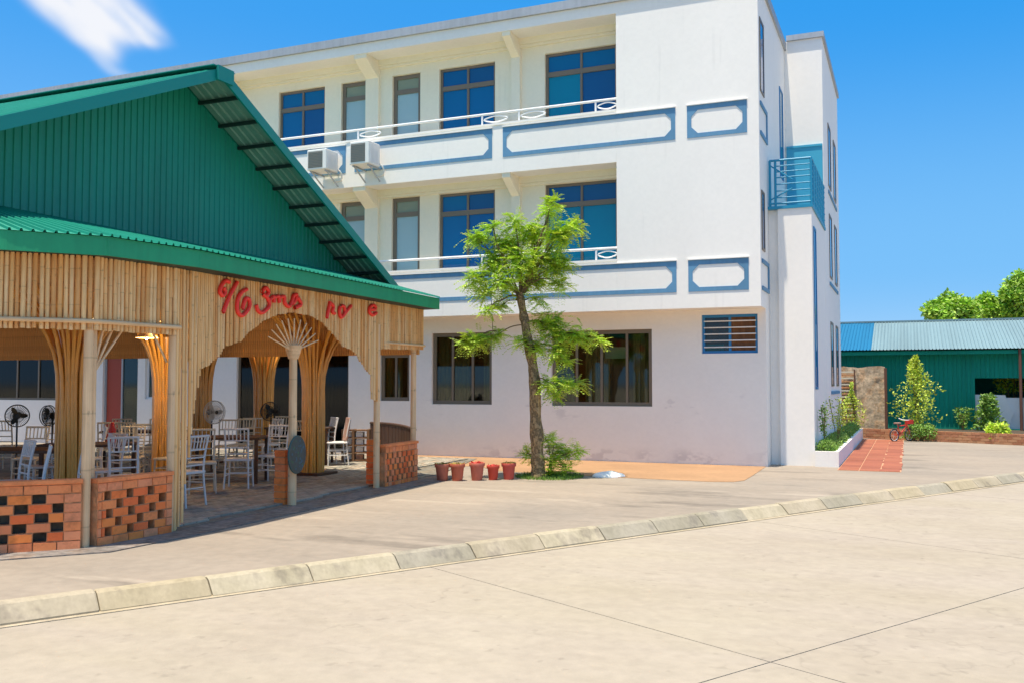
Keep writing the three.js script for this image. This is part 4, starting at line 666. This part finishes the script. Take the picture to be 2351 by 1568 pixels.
{
  // low brick wall of the yard
  const a = V(-1.75, 0, -31.05), b = V(6.2, 0, -27.4), d = b.clone().sub(a), len = d.length(), o = thing('brick_kerb_wall', 'low weathered brick wall in front of the green shed', 'wall', a, Math.atan2(-d.z, d.x)), mo = [];
  for (let r = 0; r < 4; r++) for (let x = (r % 2) * .12; x < len; x += .24) obj('brick', metric(new THREE.BoxGeometry(.225, .062, .11 + rr(-.008, .008)).translate(x + .12, .036 + r * .075, 0)), M.brickOld[Math.floor(rnd() * 3)], o);
  obj('mortar', bx(0, len + .1, 0, .3, -.045, .045), M.mortar, o);
  struct('flower_bed', sheetGeo([[-1.7, -31.1], [6.2, -27.5], [8.2, -33.3], [-1.7, -33.3]], .22, .2), M.soil);
  // shed, squared to the view across the yard
  const ZS = -33.4, S = gZ(1940, 900, ZS).setY(0), sx = (px) => gZ(px, 900, ZS).x - S.x, yy = (py) => gZ(2150, py, ZS).y;
  const shed = thing('shed', 'long green corrugated shed with pale corrugated roof behind the yard', 'shed', S, 0);
  const yRidge = gZ(2150, 738, ZS - 3.4).y, eY = gZ(2150, 803, ZS + .5).y, X0 = -3, X1 = 10, hx0 = sx(2240), hx1 = sx(2356), hy0 = .25, hy1 = yy(868);
  const W = (u0, u1, y0, y1, name = 'wall_sheet') => obj(name, ribbed((u, t) => V(u0 + u, t, 0), () => V(0, 0, 1), u1 - u0, .13, .022, () => y0, () => y1), M.shedWall, shed);
  W(X0, hx0, 0, eY); W(hx0, hx1, hy1, eY); W(hx1, X1, 0, eY); W(hx0, hx1, 0, hy0);
  const roof = (u0, u1, m) => obj('roof_sheet', ribbed((u, t) => V(u0 + u, lerp(eY + .02, yRidge, t), lerp(.5, -3.4, t)), () => V(0, .95, .3), u1 - u0, .105, .024, () => 0, () => 1), m, shed);
  roof(X0, sx(2004), M.shedBlue); roof(sx(2004) + .003, X1, M.shedRoof);
  obj('ridge_cap', bx(X0, X1, yRidge - .01, yRidge + .05, -3.55, -3.3), M.shedRoof, shed); obj('eave_beam', bx(X0, X1, eY - .14, eY - .03, .38, .34), M.shedWall, shed);
  obj('back_wall', [bx(X0, X1, 0, yRidge - .02, -3.45, -3.5), bx(X0, X0 + .05, 0, eY, -.02, -3.4), bx(X1 - .05, X1, 0, eY, -.02, -3.4)], M.shedWall, shed);
  obj('post', bar(V(sx(2342), .2, .42), V(sx(2342), eY, .42), .045, 8), M.rust, shed);
  const inn = thing('whitewashed_wall', 'whitewashed wall seen through the shed opening, its edge ragged', 'wall', S.clone(), 0);
  { const s = new THREE.Shape([[hx0 - .1, 0], [hx0 - .1, yy(905)], [sx(2310), yy(906)], [sx(2316), yy(925)], [sx(2330), yy(945)], [sx(2322), yy(960)], [sx(2318), yy(985)], [sx(2312), 0]].map((p) => new THREE.Vector2(...p))); obj('panel', metric(new THREE.ExtrudeGeometry(s, { depth: .08, bevelEnabled: false }).translate(0, 0, -.16)), M.lower, inn); obj('panel', bx(sx(2300), sx(2380), 0, yy(912), -.2, -.28), M.white, inn); }
  // bare rendered slab beside the shed door and louvred panel
  const slab = thing('rendered_slab', 'rough peeling brown render slab leaning before the green shed wall', 'wall', S, 0);
  const g = new THREE.BoxGeometry(sx(2035) - sx(1925), yy(842), .12, 24, 30, 1); { const p = g.attributes.position; for (let i = 0; i < p.count; i++) { const n = fbm(p.getX(i) / 4 + .5, p.getY(i) / 4 + .5, 14, 14, 4, 91) - .5; if (p.getZ(i) > 0) p.setZ(i, p.getZ(i) + n * .07); if (p.getY(i) > yy(842) * .48) p.setY(i, p.getY(i) + n * .12); } g.computeVertexNormals(); g.translate((sx(2035) + sx(1925)) / 2, yy(842) / 2, .95); }
  obj('render', metric(g), M.plasterRough, slab); obj('edge_post', bx(sx(2035) - .02, sx(2035) + .06, 0, yy(845), .88, 1.04), M.rust, slab);
  const lv = thing('louvre_panel', 'small pale slatted louvre panel beside the white building', 'louvre', S, 0); for (let k = 0; k < 16; k++) obj('slat', bx(sx(1930), sx(1966), yy(962) + k * .1, yy(962) + k * .1 + .045, 1.06 + .01 * (k % 2), 1.1), k % 2 ? M.chairCream : M.mortar, lv); obj('frame', [bx(sx(1930) - .04, sx(1930), .0, yy(848), 1.04, 1.12), bx(sx(1966), sx(1966) + .04, 0, yy(848), 1.04, 1.12)], M.rust, lv);
  // bushes
  const bush = (name, label, cat, px, py, hgt, shape, n, m, leaf, y0 = 0) => { const b = gY(px, py, y0), o = thing(name, label, cat, b), l = [], st = []; for (let k = 0; k < 6; k++) { const q = shape(.75, rr(0, 6.28), .4); st.push(tube([V(rr(-.03, .03), 0, rr(-.03, .03)), V(q.x * .3, hgt * .3, q.z * .3), V(q.x, q.y, q.z)], .014, 8, 5)); } for (let i = 0; i < n; i++) { const q = shape(Math.pow(rnd(), .8), rr(0, 6.283), Math.sqrt(rnd())); l.push([q, V(rr(-1, 1), rr(-.2, 1), rr(-1, 1)).normalize(), dirRnd(), leaf * rr(.6, 1.3), leaf * .26, tone(.5, 1.35)]); } obj('stem', st, M.twig, o); obj('foliage', leafGeo(l), m, o); return o; };
  const m30 = 30 / FOC;
  bush('conical_shrub', 'tall pointed shrub with yellow-green leaves before the green shed wall', 'shrub', 2108, 1006, 2.5, (t, a, r) => { const y = .35 + t * 2.15, R = (t < .3 ? .55 + t : .85 * Math.pow(1 - (t - .3) / .7, .8)) * (.62 + .3 * Math.sin(a * 3 + y * 4) + .38 * Math.sin(a * 5 - y * 7 + 1) * Math.sin(y * 3.1)) * 1.05; return V(Math.cos(a) * R * r + .06 * Math.sin(y * 5), y, Math.sin(a) * R * r); }, 2700, M.leafYellow, .095);
  bush('low_bush', 'low green bush at the foot of the pointed shrub', 'bush', 2118, 1012, .5, (t, a, r) => V(Math.cos(a) * r * .6 * (1 - t * .5), .05 + t * .4, Math.sin(a) * r * .4), 1100, M.leafDark, .09);
  bush('leafy_plant', 'dense dark leafy plant before the shed opening', 'plant', 2272, 1004, 1.25, (t, a, r) => V(Math.cos(a) * r * .5 * (1.1 - t * .8), .15 + t * 1.15, Math.sin(a) * r * .4), 1300, M.leafDark, .13);
  bush('broad_leaf_plant', 'bright green broad-leaved plant on the brick wall', 'plant', 2292, 1018, .55, (t, a, r) => V(Math.cos(a) * r * .4 * (1.1 - t * .6), .05 + t * .5, Math.sin(a) * r * .3), 600, M.leaf, .12);
  bush('small_plant', 'small plant in front of the green shed wall between shrub and opening', 'plant', 2213, 1002, .95, (t, a, r) => V(Math.cos(a) * r * .22 * (.5 + t), .25 + t * .65, Math.sin(a) * r * .22), 320, M.leafDark, .09);
  bush('creeper', 'green creeper climbing the rough render slab', 'creeper', 1968, 1003, 1.7, (t, a, r) => V(-.12 + Math.cos(a) * r * (.22 + .25 * Math.sin(t * 5)), .2 + t * 1.5, .2 + Math.sin(a) * r * .2), 1100, M.leafYellow, .075);
  bush('broad_leaf_plant', 'leafy bright shrub peeking through the top of the shed opening', 'shrub', 2330, 1000, 2.2, (t, a, r) => V(Math.cos(a) * r * .5, 1.3 + t * .75, -.6 + Math.sin(a) * r * .3), 420, M.leaf, .13);
  // small red bicycle parked by the low bush
  const bk = thing('bicycle', 'small red bicycle parked at the foot of the pointed shrub', 'bicycle', gY(2072, 1013), YAW + .45), R = .17;
  for (const x of [-.3, .3]) { const w = obj('wheel', new THREE.TorusGeometry(R, .018, 8, 28).translate(x, R + .018, 0), M.black, bk); obj('rim', [new THREE.TorusGeometry(R - .02, .007, 6, 28).translate(x, R + .018, 0).toNonIndexed(), ...[0, 1, 2, 3, 4, 5].map((k) => bar(V(x, R + .018, 0), V(x + Math.cos(k * 1.047) * (R - .02), R + .018 + Math.sin(k * 1.047) * (R - .02), 0), .003, 4))], M.railWhite, w); }
  obj('frame', [bar(V(-.3, .19, 0), V(-.08, .2, 0), .014), bar(V(-.08, .2, 0), V(.2, .46, 0), .016), bar(V(-.08, .2, 0), V(-.16, .5, 0), .014), bar(V(-.15, .45, 0), V(.2, .47, 0), .014), bar(V(-.3, .19, 0), V(-.14, .42, 0), .011)], M.red, bk);
  obj('fork', [bar(V(.3, .19, .03), V(.2, .5, .02), .01), bar(V(.3, .19, -.03), V(.2, .5, -.02), .01), bar(V(.2, .46, 0), V(.17, .6, 0), .013)], M.red, bk);
  obj('handlebar', tube([V(.1, .66, -.2), V(.17, .62, -.12), V(.17, .61, 0), V(.17, .62, .12), V(.1, .66, .2)], .012, 16, 6), M.railWhite, bk);
  obj('saddle', new RoundedBoxGeometry(.2, .045, .11, 2, .02).translate(-.17, .53, 0), M.patterned, bk); obj('basket', bx(.24, .38, .5, .62, -.09, .09), M.red, bk);
  // trees beyond the shed
  const tree = (px, py, depth, rx, ry, label) => {
    const c = at(px, py, depth), o = thing('leafy_tree', label, 'tree', V(c.x, -.28, c.z), 0, 'trees behind the shed'), l = [], cy = c.y + .28;
    obj('trunk', bar(V(0, 0, 0), V(rr(-.2, .2), cy, 0), .22, 10, .12), M.bark, o); const lim = [];
    const cl = []; for (let i = 0; i < 34; i++) { const d = dirRnd(); cl.push([V(d.x * rx * rr(.3, .95), cy + d.y * ry * rr(.3, .95), d.z * rx * rr(.3, .95)), rr(.28, .5) * ry]); }
    for (const [q, r] of cl) { lim.push(bar(V(0, cy * .7, 0), q, .05, 5, .02)); for (let i = 0; i < 260; i++) { const d = dirRnd(); l.push([q.clone().addScaledVector(d, r * Math.cbrt(rnd())), V(rr(-1, 1), rr(-.6, .6), rr(-1, 1)).normalize(), dirRnd().add(V(0, .8, 0)).normalize(), rr(.16, .3), rr(.05, .08), tone(.55, 1.35)]); } }
    obj('limb', lim, M.bark, o); obj('crown', leafGeo(l), M.leafFar, o);
  };
  tree(2190, 722, 46, 1.5, .95, 'rounded bright green tree rising over the shed roof at its low end');
  tree(2275, 716, 48, 1.35, .85, 'bright green tree between the rounded and the tallest one behind the shed');
  tree(2356, 690, 47, 1.25, 1.5, 'tallest bright green tree behind the shed');
}
renderer.render(scene, camera);
